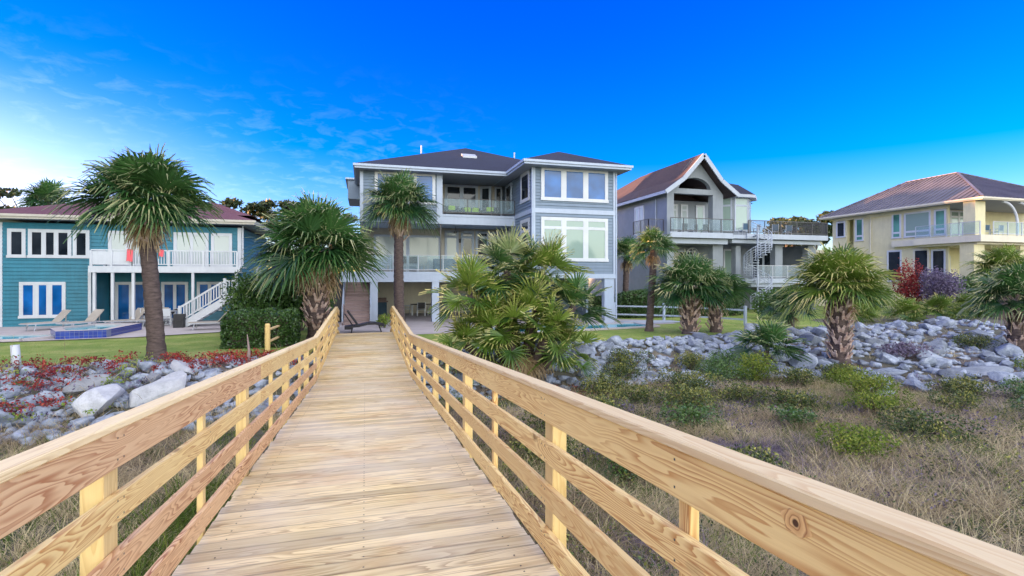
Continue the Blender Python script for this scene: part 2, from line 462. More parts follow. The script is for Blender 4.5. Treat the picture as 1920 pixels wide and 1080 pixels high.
M['palm_yellow'] = foliage('yellowish_palmetto_leaf', (0.020, 0.08, 0.014), (0.16, 0.25, 0.025), (0.72, 0.62, 0.24), 0.38, 0.25, spec=0.6)
M['palm_dry'] = foliage('dry_palm_leaf', (0.20, 0.12, 0.06), (0.34, 0.24, 0.13), (0.46, 0.36, 0.22), 0.7, 0.15)
M['hedge'] = foliage('hedge_leaf', (0.014, 0.045, 0.010), (0.05, 0.12, 0.02), (0.12, 0.22, 0.04), 0.35, 0.2, spec=0.6)
M['tree_leaf'] = foliage('oak_leaf', (0.012, 0.03, 0.010), (0.035, 0.06, 0.018), (0.10, 0.10, 0.03), 0.5, 0.15)
M['shrub_leaf'] = foliage('dune_shrub_leaf', (0.010, 0.028, 0.008), (0.05, 0.09, 0.018), (0.45, 0.42, 0.10), 0.5, 0.2)
M['red_leaf'] = foliage('red_creeper_leaf', (0.07, 0.015, 0.020), (0.27, 0.018, 0.022), (0.58, 0.08, 0.04), 0.5, 0.3)
M['purple_leaf'] = foliage('purple_leaf', (0.06, 0.04, 0.08), (0.13, 0.10, 0.17), (0.28, 0.24, 0.36), 0.6, 0.2)
M['dry_grass'] = foliage('dry_dune_grass', (0.13, 0.095, 0.07), (0.54, 0.44, 0.27), (0.96, 0.84, 0.50), 0.7, 0.3, spec=0.2)
M['lilac_grass'] = foliage('lilac_dry_grass', (0.07, 0.05, 0.08), (0.30, 0.24, 0.31), (0.62, 0.53, 0.58), 0.7, 0.3, spec=0.2)
M['green_grass'] = foliage('green_dune_grass', (0.03, 0.08, 0.015), (0.13, 0.20, 0.02), (0.42, 0.42, 0.08), 0.6, 0.3, spec=0.2)
M['lawn_blade'] = foliage('lawn_blade', (0.09, 0.19, 0.03), (0.21, 0.31, 0.045), (0.46, 0.44, 0.13), 0.6, 0.3, spec=0.2)
def bark_mat(name, a, b, ring=9.0):
    k = NT(name); p = k.obj((3, 3, ring)); n = k.noise(p, 1.6, 4, 0.65)
    c = k.ramp(n, [(0.3, a), (0.7, b)]); k.bump(n, 0.8, 0.03); return k.done(c, 0.85)
M['bark'] = bark_mat('palm_bark', (0.035, 0.024, 0.022), (0.13, 0.092, 0.08), 11)
M['boots'] = bark_mat('old_leaf_bases', (0.20, 0.10, 0.07), (0.62, 0.50, 0.44), 4)
M['branch'] = bark_mat('tree_bark', (0.05, 0.04, 0.035), (0.13, 0.10, 0.085), 2)
def rock_mat(name, a, b, c3):
    k = NT(name); p = k.obj(); n = k.noise(p, 1.6, 7, 0.65, 0.4); n2 = k.noise(p, 14, 4, 0.7)
    oi = k.new('ShaderNodeObjectInfo')
    f = k.math('ADD', k.math('MULTIPLY', n, 0.8), k.math('MULTIPLY', n2, 0.25))
    c = k.ramp(f, [(0.32, a), (0.52, b), (0.75, c3)])
    c = k.mix(k.math('MULTIPLY', k.math('POWER', oi.outputs['Random'], 2.0), 0.7), c, (0.10, 0.11, 0.13))
    k.bump(k.math('ADD', n2, n), 0.7, 0.05)
    return k.done(c, 0.85)
M['rock'] = rock_mat('granite_riprap', (0.10, 0.125, 0.17), (0.29, 0.335, 0.42), (0.54, 0.59, 0.68))
M['boulder'] = rock_mat('pale_boulder', (0.32, 0.33, 0.36), (0.52, 0.54, 0.58), (0.68, 0.69, 0.71))

# ------------------------------------------------------------------ terrain
def yt(x):                              # top edge of the rock bank
    return np.interp(x, [-30, -4, 4, 13, 21, 30, 60], [17.2, 17.2, 17.4, 18.4, 20.2, 20.5, 19.0])
def yb(x):                              # foot of the rock bank
    return np.interp(x, [-30, -4, 4, 11, 14, 17, 22, 60], [13.2, 13.4, 14.6, 15.0, 14.0, 11.6, 9.3, 9.0])
def ground(x, y):
    x = np.asarray(x, float); y = np.asarray(y, float)
    t = np.clip((yt(x) - y) / (yt(x) - yb(x)), 0, 1); s = t * t * (3 - 2 * t)
    z = -0.95 * s
    rough = 0.09 * np.sin(x * 0.9 + 1.3 * np.sin(y * 0.5)) * np.cos(y * 0.8 + 0.7 * np.sin(x * 0.6)) + 0.05 * np.sin(x * 2.3 + y * 1.1)
    z = z + s * rough
    z = z + np.where(x > 24, np.clip((x - 24) / 12, 0, 1) * 0.35 * np.clip((26 - y) / 6, 0, 1), 0)
    # the sand is dug out under the boardwalk
    z = z - 0.32 * np.clip(1 - (np.abs(x) - 1.2) / 0.5, 0, 1) * np.clip((22.6 - y) / 0.8, 0, 1) * np.clip((y - 9) / 4, 0, 1)
    z = z - 0.9 * np.clip((-6 - y) / 20, 0, 1)
    return z
def gz(x, y): return float(ground(x, y))

def ground_mat():
    k = NT('dune_sand_and_soil'); p = k.pos()
    n = k.noise(p, 0.9, 6, 0.65); n2 = k.noise(p, 9, 4, 0.7); n3 = k.noise(p, 0.25, 3)
    sand = k.ramp(k.math('ADD', k.math('MULTIPLY', n, 0.7), k.math('MULTIPLY', n2, 0.35)),
                  [(0.3, (0.035, 0.03, 0.035)), (0.5, (0.10, 0.085, 0.08)), (0.72, (0.24, 0.20, 0.18))])
    c = k.mix(k.ramp(n3, [(0.42, 0.0), (0.6, 0.6)]), sand, (0.07, 0.085, 0.035))
    k.bump(k.math('ADD', n, n2), 0.7, 0.06)
    return k.done(c, 0.95)
def lawn_mat():
    k = NT('lawn'); p = k.pos(); n = k.noise(p, 0.7, 5, 0.65); n2 = k.noise(p, 16, 4, 0.75)
    c = k.ramp(k.math('ADD', k.math('MULTIPLY', n, 0.7), k.math('MULTIPLY', n2, 0.35)),
               [(0.30, (0.10, 0.19, 0.03)), (0.5, (0.20, 0.29, 0.045)), (0.72, (0.42, 0.40, 0.14))])
    k.bump(n2, 0.9, 0.05); return k.done(c, 0.9)
def grid_sheet(name, xs, ys, zf, mat, kind='structure'):
    X, Y = np.meshgrid(xs, ys); Z = zf(X, Y)
    V = np.stack([X, Y, Z], -1).reshape(-1, 3); nx, ny = len(xs), len(ys)
    i = np.arange(nx - 1)[None, :] + nx * np.arange(ny - 1)[:, None]
    F = np.stack([i, i + 1, i + nx + 1, i + nx], -1).reshape(-1, 4)
    o = link(name, np_mesh(name, V, F, smooth=True), mat); o['kind'] = kind
    return o
def axis(a, b, lo, hi, step, far):
    inner = np.arange(lo, hi + 1e-6, step)
    L = lo - np.geomspace(0.5, lo - a, far)[::-1] if a < lo else np.array([])
    R = hi + np.geomspace(0.5, b - hi, far) if b > hi else np.array([])
    return np.concatenate([L, inner, R])
gx = axis(-1500, 1500, -26, 46, 0.25, 22); gy = axis(-1500, 2000, -4, 26, 0.25, 22)
grid_sheet('ground', gx, gy, ground, ground_mat())

def patch(name, pts, z, mat, grid=None):
    mb = MB(); mb.face([(x, y, z) for x, y in pts]); o = mb.build(name, mat, recalc=False)
    if o.data.polygons[0].normal.z < 0: o.data.flip_normals()
    o['kind'] = 'structure'; return o
LM = lawn_mat()
lx = np.linspace(-40, -1.7, 90)
def lawn_strip(name, x0, x1, y1f, nx):
    xs = np.linspace(x0, x1, nx); vs = []; fs = []
    for i, x in enumerate(xs):
        e = float(yt(x)) + 0.12 + 0.22 * math.sin(x * 1.7) + 0.12 * math.sin(x * 4.1)
        vs += [(x, e, gz(x, e) + 0.012), (x, e + 1.2, 0.012), (x, y1f(x), 0.012)]
    for i in range(nx - 1):
        a = i * 3
        fs += [(a, a + 3, a + 4, a + 1), (a + 1, a + 4, a + 5, a + 2)]
    mb = MB(); mb.poly(vs, fs); o = mb.build(name, LM, recalc=False, smooth=True); o['kind'] = 'structure'
lawn_strip('lawn', -40, -1.75, lambda x: 60.0, 120)
lawn_strip('lawn', 2.2, 70, lambda x: 90.0, 160)

# ------------------------------------------------------------------ boardwalk
DX0, DX1 = -1.06, 1.04
def deck_z(y):
    if y <= 12.5: return CAM_H - 1.504 - 0.071 * y
    if y <= 21.3: return CAM_H - 1.504 - 0.071 * 12.5 + 0.025 * (y - 12.5)
    return CAM_H - 1.504 - 0.071 * 12.5 + 0.025 * 8.8 - 0.15 * (y - 21.3)
Y0, Y1 = -3.0, 23.1
bw = empty('boardwalk', (0, 10, 0), 'new pale pine boardwalk with four-rail sides running up to the grey house', 'boardwalk')
random.seed(4)
mb = MB(); y = Y0
BWID = 0.14
while y < Y1 - 0.1:
    skew = 0.0
    z0, z1 = deck_z(y + 0.003), deck_z(y + BWID - 0.003)
    zj = random.uniform(-0.003, 0.003)
    ex = random.uniform(-0.012, 0.012)
    mb.beam((DX0 - 0.03 + ex, y + BWID / 2, (z0 + z1) / 2 - 0.019 + zj), (DX1 + 0.03 + ex, y + BWID / 2, (z0 + z1) / 2 - 0.019 + zj), BWID - random.uniform(0.010, 0.020), 0.038)
    y += BWID
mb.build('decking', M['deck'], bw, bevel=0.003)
mb = MB()
ys_j = [Y0, 12.5, 21.3, Y1]
for x in (DX0 + 0.15, -0.01, DX1 - 0.15):
    for a, b in zip(ys_j[:-1], ys_j[1:]):
        mb.beam((x, a, deck_z(a) - 0.16), (x, b, deck_z(b) - 0.16), 0.045, 0.235)
mb.build('joist', M['pine_yellow'], bw)
# screws
mb = MB(); y = Y0 + BWID / 2
while y < 12:
    for x in (DX0 + 0.15, -0.01, DX1 - 0.15):
        for dy in (-0.035, 0.035):
            zz = deck_z(y + dy) + 0.0012; r = 0.005
            mb.face([(x - r, y + dy - r, zz), (x + r, y + dy - r, zz), (x + r, y + dy + r, zz), (x - r, y + dy + r, zz)])
    y += BWID
SCR = mb
CAP = 1.058
for side in (-1, 1):
    xi = DX0 if side < 0 else DX1
    xb = xi + side * 0.019                     # board centre plane
    xp = xi + side * (0.038 + 0.045)           # posts stand outside the boards
    seg = [Y0, 5.95 if side < 0 else 7.2, 9.4, 12.5, 17.0, 21.3, Y1]
    levels = [(0.934, 0.172), (0.665, 0.128), (0.405, 0.128), (0.125, 0.138)]
    for li, (hz, hh) in enumerate(levels):
        for a, b in zip(seg[:-1], seg[1:]):
            if li in (1, 3) and a > Y0 and b < 12: a2, b2 = a, b
            m_ = MB()
            za, zb = deck_z(a) + hz, deck_z(b) + hz
            if a == 12.5: za = deck_z(12.5) + hz
            m_.beam((xb, a + 0.002, za), (xb, b - 0.002, zb), 0.036, hh)
            mt = M['pine']
            if side < 0 and li == 0 and b < 6.2: mt = M['pine_dark']
            if side < 0 and li in (2, 3) and b < 13: mt = M['pine_dark']
            o = m_.build('rail_board', mt, bw, bevel=0.004)
            if mt is M['pine_dark']: o['label'] = 'redder rail board with strong dark grain'
    for a, b in zip([Y0, 7.6 if side < 0 else 6.8, 12.5, 17.2, 21.3], [7.6 if side < 0 else 6.8, 12.5, 17.2, 21.3, Y1]):
        m_ = MB()
        m_.beam((xi + side * 0.034, a + 0.0015, deck_z(a) + CAP - 0.018), (xi + side * 0.034, b - 0.0015, deck_z(b) + CAP - 0.018), 0.098, 0.036)
        m_.build('rail_cap', M['cap'], bw, bevel=0.006)
    pb = 2.72 - 1.4 * 4 if side < 0 else 2.94 - 1.4 * 4
    for i in range(19):
        yy = pb + 1.4 * i + random.uniform(-0.04, 0.04)
        if yy > Y1 - 0.05: yy = Y1 - 0.06
        big = i % 2 == 0
        w = 0.135 if big else 0.068
        zb_ = min(gz(xp, yy) - 0.3, deck_z(yy) - 0.3)
        m_ = MB()
        m_.beam((xi + side * (0.0385 + (0.045 if big else 0.02)), yy, zb_), (xi + side * (0.0385 + (0.045 if big else 0.02)), yy, deck_z(yy) + CAP - 0.0385), w, 0.09 if big else 0.04, up=(1, 0, 0))
        m_.build('post', M['pine_yellow'] if (big or side < 0) else M['pine'], bw, bevel=0.004)
        if yy < 12:
            for hz, hh in levels:
                for dz in (-hh * .28, hh * .28):
                    for dy in ((-.03, .03) if big else (0,)):
                        zz = deck_z(yy + dy) + hz + dz; xx = xi + side * 0.001 - side * 0.0012; r = .0045
                        SCR.face([(xx, yy + dy - r, zz - r), (xx, yy + dy + r, zz - r), (xx, yy + dy + r, zz + r), (xx, yy + dy - r, zz + r)])
        if yy > Y1 - 0.1: break
SCR.build('screws', M['dark_metal'], bw, recalc=False)

# one open knot in the near right board
kn = NT('open_knot'); tcx = kn.new('ShaderNodeTexCoord'); gl_ = kn.new('ShaderNodeVectorMath', operation='LENGTH'); kn.l.new(tcx.outputs['Object'], gl_.inputs[0])
wv_ = kn.math('ADD', kn.math('MULTIPLY', gl_.outputs['Value'], 60.0), kn.math('MULTIPLY', kn.noise(tcx.outputs['Object'], 22, 2), 1.6))
rc = kn.ramp(kn.math('FRACT', wv_), [(0.0, (0.62, 0.36, 0.13)), (0.6, (0.80, 0.52, 0.21)), (0.9, (0.36, 0.15, 0.05)), (1.0, (0.62, 0.36, 0.13))])
cc = kn.ramp(gl_.outputs['Value'], [(0.0, 1.0), (0.008, 1.0), (0.012, 0.0)])
kn.done(kn.mix(cc, rc, (0.07, 0.025, 0.01)), 0.55)
me = bpy.data.meshes.new('knot'); n_ = 28
me.from_pydata([(0, 0, 0)] + [(0, .046 * math.cos(2 * PI * i / n_) * (1 + .14 * math.sin(i * .9)), .030 * math.sin(2 * PI * i / n_) * (1 + .12 * math.cos(i * 1.3))) for i in range(n_)], [], [(0, 1 + (i + 1) % n_, 1 + i) for i in range(n_)])
ko = link('knot', me, kn.m, bw); ko.location = (DX1 - 0.0008 - bw.location[0], 1.04 - bw.location[1], 1.885 - bw.location[2])

# ------------------------------------------------------------------ building helpers
def FY(y0):  return lambda u, w, d: (u, y0 - d, w)        # wall facing the sea (-Y)
def FX(x0):  return lambda u, w, d: (x0 - d, u, w)        # wall facing left (-X)
def FXR(x0): return lambda u, w, d: (x0 + d, u, w)        # wall facing right (+X)
def FA(x0, y0, ang):                                       # wall along an angled line, u from (x0,y0)
    c_, s_ = math.cos(ang), math.sin(ang)
    return lambda u, w, d: (x0 + u * c_ + d * s_, y0 + u * s_ - d * c_, w)
def mbox(mb, Mf, u0, u1, w0, w1, d0, d1, t=0.5):
    mb.box(u0, u1, d0, d1, w0, w1, t, M=lambda a, b, c: Mf(a, c, b))
def lap(mb, Mf, u0, u1, w0, w1, ex=0.17, dep=0.045):
    """clapboards: every course a sloping face with a small drop under it"""
    n = max(1, round((w1 - w0) / ex)); h = (w1 - w0) / n
    for i in range(n):
        a, b = w0 + i * h, w0 + (i + 1) * h
        mb.face([Mf(u0, a, dep), Mf(u1, a, dep), Mf(u1, b, 0.003), Mf(u0, b, 0.003)])
        mb.face([Mf(u0, a, 0.0), Mf(u1, a, 0.0), Mf(u1, a, dep), Mf(u0, a, dep)])
def wall(mbw, Mf, u0, u1, w0, w1, lapmb=None, thick=0.16, ex=0.17):
    mbox(mbw, Mf, u0, u1, w0, w1, -thick, 0)
    if lapmb is not None:
        m = MB(); lap(m, Mf, u0, u1, w0, w1, ex); lapmb.append(m)
def window(root, Mf, u0, u1, w0, w1, cols=1, fr=0.12, mull=0.14, trans=None, pane='glass_dark', mat='white', d=0.06, splits=None, name='window', label=None, bars=0.035):
    """outer frame, mullions, optional transom height; the panes are one child mesh"""
    mb = MB(); dd = max(d, .075)
    mbox(mb, Mf, u0, u1, w1 - fr, w1, 0.004, dd); mbox(mb, Mf, u0 - 0.03, u1 + 0.03, w0, w0 + fr, 0.004, dd + 0.025)
    mbox(mb, Mf, u0, u0 + fr, w0 + fr, w1 - fr, 0.004, dd); mbox(mb, Mf, u1 - fr, u1, w0 + fr, w1 - fr, 0.004, dd)
    iu0, iu1 = u0 + fr, u1 - fr
    edges = [iu0]
    if splits: edges += list(splits)
    else: edges += [iu0 + (iu1 - iu0) * k / cols for k in range(1, cols)]
    edges.append(iu1)
    for e in edges[1:-1]: mbox(mb, Mf, e - mull / 2, e + mull / 2, w0 + fr, w1 - fr, 0.004, dd - 0.0015)
    gl = MB()
    for k in range(len(edges) - 1):
        a = edges[k] + (mull / 2 if k else 0); b = edges[k + 1] - (mull / 2 if k < len(edges) - 2 else 0)
        zs = [(w0 + fr, w1 - fr)]
        if trans:
            mbox(mb, Mf, a, b, trans - 0.04, trans + 0.04, 0.004, dd - 0.003); zs = [(w0 + fr, trans - 0.04), (trans + 0.04, w1 - fr)]
        for (c0, c1) in zs:
            # sash
            mbox(mb, Mf, a, b, c1 - bars, c1, 0.004, dd - 0.006); mbox(mb, Mf, a, b, c0, c0 + bars, 0.004, dd - 0.006)
            mbox(mb, Mf, a, a + bars, c0 + bars, c1 - bars, 0.004, dd - 0.006); mbox(mb, Mf, b - bars, b, c0 + bars, c1 - bars, 0.004, dd - 0.006)
            gl.face([Mf(a + bars, c0 + bars, 0.052), Mf(b - bars, c0 + bars, 0.052), Mf(b - bars, c1 - bars, 0.052), Mf(a + bars, c1 - bars, 0.052)])
    o = mb.build(name, M[mat], root)
    if label: o['label'] = label
    gl.build('pane', M[pane], o)
    return o
def hip(mb, x0, x1, y0, y1, z, slope, ridge_axis=None, thick=0.0):
    """four roof planes over a rectangle of eaves"""
    wx, wy = x1 - x0, y1 - y0; r = min(wx, wy) / 2; h = r * slope
    if wx > wy: a, b = (x0 + r, (y0 + y1) / 2, z + h), (x1 - r, (y0 + y1) / 2, z + h)
    else: a, b = ((x0 + x1) / 2, y0 + r, z + h), ((x0 + x1) / 2, y1 - r, z + h)
    A, B, C, D = (x0, y0, z), (x1, y0, z), (x1, y1, z), (x0, y1, z)
    if abs(wx - wy) < 1e-3:
        for p, q in ((A, B), (B, C), (C, D), (D, A)): mb.face([p, q, a])
    elif wx > wy:
        mb.face([A, B, b, a]); mb.face([B, C, b]); mb.face([C, D, a, b]); mb.face([D, A, a])
    else:
        mb.face([A, B, a]); mb.face([B, C, b, a]); mb.face([C, D, b]); mb.face([D, A, a, b])
    return a, b
def eaves(mbt, mbs, x0, x1, y0, y1, z, h=0.24, over=0.6):
    """fascia boards round the eaves and a flat soffit"""
    for (a0, a1, b0, b1) in ((x0, x1, y0, y0 + 0.04), (x0, x1, y1 - 0.04, y1), (x0, x0 + 0.04, y0 + 0.04, y1 - 0.04), (x1 - 0.04, x1, y0 + 0.04, y1 - 0.04)):
        mbt.box(a0, a1, b0, b1, z - h, z - 0.003)
        # gutter lip
    mbt.box(x0 - 0.07, x1 + 0.07, y0 - 0.075, y0 - 0.002, z - 0.13, z - 0.01)
    mbt.box(x0 - 0.075, x0 - 0.002, y0, y1, z - 0.13, z - 0.01)
    mbs.box(x0 + 0.042, x1 - 0.042, y0 + 0.042, y1 - 0.042, z - h + 0.01, z - h + 0.04)
def railing(root, p0, p1, h=1.0, posts=2, bal=0.12, mat='white', glassm=None, name='railing', pw=0.09, base=0.08, top=0.06, br=0.02, solid=False, balmat=None):
    """rail between two floor points; pickets or glass between the posts"""
    p0, p1 = Vector(p0), Vector(p1); d = p1 - p0; L = d.length
    mb = MB(); up = Vector((0, 0, 1))
    mb.beam(p0 + up * (h - top / 2), p1 + up * (h - top / 2), pw * 0.9, top, t=.5)
    mb.beam(p0 + up * (base + 0.02), p1 + up * (base + 0.02), pw * 0.5, 0.05, t=.5)
    for k in range(posts):
        q = p0 + d * (k / max(1, posts - 1)); mb.beam(q, q + up * (h - top - 0.002), pw, pw, up=(0, 1, 0), t=.5)
    if bal and not solid:
        n = int(L / bal)
        for k in range(1, n):
            q = p0 + d * (k / n); mb.beam(q + up * (base + 0.045), q + up * (h - top), br, br, up=(0, 1, 0), t=.5)
    if solid:
        mb.beam(p0 + up * (h - top + base) / 2, p1 + up * (h - top + base) / 2, 0.03, h - top - base - 0.06, t=.5)
    o = mb.build(name, M[mat], root)
    if glassm:
        g = MB(); g.beam(p0 + up * ((h - top + base) / 2 + 0.02), p1 + up * ((h - top + base) / 2 + 0.02), 0.012, h - top - base - 0.07, t=.5)
        g.build('glass_panel', M[glassm], o)
    return o

# ------------------------------------------------------------------ grey house (behind the boardwalk)
H = empty('grey_house', (6.5, 33, 0), 'grey three-storey clapboard house with navy hipped roofs at the boardwalk end', 'house')
w_, l_ = MB(), []
YW, YM = 25.9, 29.3
# wing: X 8.61..13.37, from YW back
wall(w_, FY(YW), 8.61, 13.37, 6.25, 8.48, l_); wall(w_, FY(YW), 8.61, 13.37, 2.74, 6.01, l_)
wall(w_, FX(8.61), YW + .161, 33.0, 6.25, 8.48, l_); wall(w_, FX(8.61), YW + .161, 33.0, 2.74, 6.01, l_)
wall(w_, FXR(13.37), YW + .161, 43, 2.74, 8.48, l_)
w_.box(8.62, 13.36, YW + .01, YW + .16, 6.012, 6.248); w_.box(8.62, 8.76, YW + .17, 33, 6.012, 6.248)
# ground storey of the wing: dark undercroft, side walls
wall(w_, FX(9.2), 28.5, 38, 0, 2.5, l_); wall(w_, FXR(13.2), 29, 43, 0, 2.5, l_); wall(w_, FY(31.5), 9.4, 13.2, 0, 2.5, l_)
w_.box(8.62, 13.2, YW + .2, 33, 2.5, 2.72)
# upper left block (windows behind the palm) and the left side wall
wall(w_, FY(YM), -0.25, 4.25, 5.69, 8.48, l_)
wall(w_, FX(-0.25), YM + .161, 43, 5.69, 8.48, l_); wall(w_, FX(-0.25), 32.6, 43, 0, 5.66, l_)
w_.box(-.22, .0, YM + .2, 43, 5.3, 5.68)
w_.box(4.06, 4.22, YM + .17, 32, 5.69, 8.48)
w_.box(-0.1, 8.55, 43, 43.2, 0, 8.48); w_.box(8.56, 13.3, 43, 43.2, 2.74, 8.48)
# bay hanging on the left side
w_.box(-1.05, -0.27, 34.0, 37.5, 7.55, 8.75)
w_.build('wall', M['grey_siding'], H)
[m.build('clapboards', M['grey_siding'], H, recalc=False) for m in l_]
# porch backs
c_, lc = MB(), []
wall(c_, FY(32.0), 4.25, 8.5, 6.1, 8.48); wall(c_, FY(32.5), -0.1, 8.5, 2.87, 5.7, lc, ex=0.2)
gb_ = MB(); gl_ = []; wall(gb_, FY(37.0), -0.1, 9.1, 0, 2.28, gl_, ex=0.22); gb_.build('garage_wall', M['pale_slats'], H); gl_[0].build('clapboards', M['pale_slats'], H, recalc=False)
c_.build('porch_wall', M['cream'], H); [m.build('clapboards', M['cream'], H, recalc=False) for m in lc]
# floors, fascias, bands, corner boards, columns
t_ = MB()
t_.box(-1.30, 8.60, YM, YM + .12, 2.30, 2.88)              # deck fascia
t_.box(-0.25, 8.60, YM + .121, 38.2, 2.32, 2.85)            # deck floor slab
t_.box(-1.30, -1.18, YM + .121, 33.5, 2.30, 2.88)
t_.box(4.252, 8.60, YM, YM + .12, 5.69, 6.06); t_.box(4.22, 8.605, YM - .03, YM + .1, 6.063, 6.19); t_.box(4.22, 8.605, YM - .025, YM + .1, 5.62, 5.688)
t_.box(4.252, 8.60, YM + .121, 32, 5.66, 6.08)
t_.box(-0.1, 4.25, YM + .162, 32.5, 5.6, 5.68)
t_.box(8.545, 13.41, YW - .065, YW - .001, 6.01, 6.25); t_.box(8.545, 8.609, YW, 29.29, 6.01, 6.25)
t_.box(8.545, 13.43, YW - .065, YW + .1, 2.5, 2.74); t_.box(8.545, 8.609, YW + .101, 29.29, 2.5, 2.74)
for (x0, x1) in ((8.585, 8.70), (13.28, 13.395)):
    t_.box(x0, x1, YW - .062, YW + .0, 2.742, 6.008); t_.box(x0, x1, YW - .062, YW + .0, 6.252, 8.44)
t_.box(8.547, 8.609, YW + .001, YW + .11, 2.742, 6.008); t_.box(8.547, 8.609, YW + .001, YW + .11, 6.252, 8.44)
t_.box(8.59, 13.39, YW - .052, YW - .001, 8.44, 8.52); t_.box(8.553, 8.609, YW, 29.2, 8.44, 8.52)
t_.box(12.77, 13.37, YW + .0, YW + .35, 0, 2.49); t_.box(8.62, 8.95, YW + .0, YW + .35, 0, 2.49)
for (x0, x1) in ((0.27, 0.67), (3.67, 4.07), (7.1, 7.5)):
    t_.box(x0, x1, YM + .02, YM + .42, 0, 2.295)
t_.box(3.92, 4.25, YM - .062, YM - .001, 5.69, 8.48); t_.box(-0.28, -0.1, YM - .062, YM - .001, 5.69, 8.48)
t_.box(-0.29, 4.25, YM - .06, YM - .002, 5.62, 5.688)
t_.build('trim', M['grey_trim'], H)
# roofs
r_ = MB(); e_ = MB(); sfm = MB()
hip(r_, -0.55, 14.3, 28.5, 43.4, 8.65, 0.42)
eaves(e_, sfm, -0.55, 7.86, 28.5, 43.4, 8.65)
e_.box(14.26, 14.3, 34, 43.4, 8.41, 8.647)
r_.build('roof', M['roof_navy'], H, recalc=False)
r2 = MB(); X0, X1, YA, YB = 7.87, 14.0, 25.1, 33.5
hx = (X1 - X0) / 2; zz = 8.66 + hx * .42; ax = (X0 + X1) / 2
r2.face([(X0, YA, 8.66), (X1, YA, 8.66), (ax, YA + hx, zz)])
r2.face([(X0, YA, 8.66), (ax, YA + hx, zz), (ax, YB + 2, zz), (X0, YB + 2, 8.66)]); r2.face([(X1, YA, 8.66), (X1, YB + 2, 8.66), (ax, YB + 2, zz), (ax, YA + hx, zz)])
r2.build('roof', M['roof_navy'], H, recalc=False)
e_.box(X0, X1, YA, YA + .04, 8.42, 8.657); e_.box(X0, X0 + .04, YA + .041, 28.47, 8.42, 8.657); e_.box(X1 - .04, X1, YA + .041, YB, 8.42, 8.657)
e_.box(X0 - .07, X1 + .07, YA - .075, YA - .002, 8.53, 8.65); e_.box(X0 - .075, X0 - .002, YA, 28.42, 8.53, 8.65)
sfm.box(X0 + .042, X1 - .042, YA + .042, 28.46, 8.43, 8.46)
sfm.box(7.87, X1 - .042, 28.461, 33, 8.435, 8.465)
# bay roof
e_.box(-1.2, -.56, 33.8, 37.7, 8.752, 8.85)
e_.build('fascia', M['grey_trim'], H); sfm.build('soffit', M['soffit'], H)
m_ = MB(); m_.poly([(6.0, 32.2, 10.33), (6.9, 32.2, 10.33), (6.9, 32.9, 10.62), (6.0, 32.9, 10.62), (6.0, 32.2, 10.20), (6.9, 32.2, 10.20), (6.9, 32.9, 10.45), (6.0, 32.9, 10.45)],
    [(0, 1, 2, 3), (0, 4, 5, 1), (1, 5, 6, 2), (2, 6, 7, 3), (3, 7, 4, 0)])
m_.build('skylight', M['grey_metal'], H)
# wing windows
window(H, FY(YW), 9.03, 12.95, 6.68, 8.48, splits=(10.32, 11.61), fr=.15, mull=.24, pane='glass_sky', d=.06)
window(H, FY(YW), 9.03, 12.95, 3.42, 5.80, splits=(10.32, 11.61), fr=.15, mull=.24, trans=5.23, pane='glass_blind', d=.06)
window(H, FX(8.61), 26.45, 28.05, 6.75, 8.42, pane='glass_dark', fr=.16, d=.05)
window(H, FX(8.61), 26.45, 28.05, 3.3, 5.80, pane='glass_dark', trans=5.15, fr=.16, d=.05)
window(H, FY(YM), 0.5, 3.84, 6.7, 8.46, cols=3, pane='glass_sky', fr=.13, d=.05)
# balcony doors and windows
window(H, FY(32), 4.80, 6.90, 6.3, 8.40, cols=2, pane='glass_dark', mat='grey_trim', d=.06, mull=.18)
window(H, FA(7.0, 32.0, rad(-38)), 0.08, 0.85, 6.12, 8.35, cols=1, pane='glass_dark', mat='grey_trim', d=.06, name='door')
window(H, FX(8.60), 30.0, 31.3, 6.6, 8.35, pane='glass_dark', mat='grey_trim', d=.05)
window(H, FY(32), 8.0, 8.5, 6.12, 8.40, pane='glass_dark', mat='grey_trim', d=.06, fr=.08)
# first-floor porch
window(H, FY(32.5), 0.5, 4.6, 3.0, 5.2, cols=2, pane='glass_screen', mat='grey_trim', d=.05, fr=.1)
window(H, FY(32.5), 4.85, 5.75, 3.6, 5.55, cols=1, pane='glass_screen', trans=5.15, mat='grey_trim', d=.06)
for x0, x1 in ((5.9, 6.75), (6.85, 7.75), (7.85, 8.5)):
    window(H, FY(32.5), x0, x1, 2.9, 5.55, cols=1, pane='glass_dark', trans=5.15, mat='grey_trim', d=.06, name='door')
m_ = MB(); m_.box(4.13, 4.19, YM + .02, YM + .08, 2.88, 5.68); m_.box(-.2, -.1, YM + .02, YM + .12, 2.88, 5.68); m_.box(-1.28, -1.2, YM, YM + .08, 2.88, 3.9)
m_.build('post', M['dark_metal'], H)
railing(H, (4.3, YM - .02, 6.2), (8.55, YM - .02, 6.2), .93, 4, 0, 'dark_metal', 'rail_glass', pw=.04, top=.035)
railing(H, (0.1, YM + .05, 2.885), (8.5, YM + .05, 2.885), .95, 7, 0, 'grey_metal', 'rail_glass', pw=.045, top=.03)
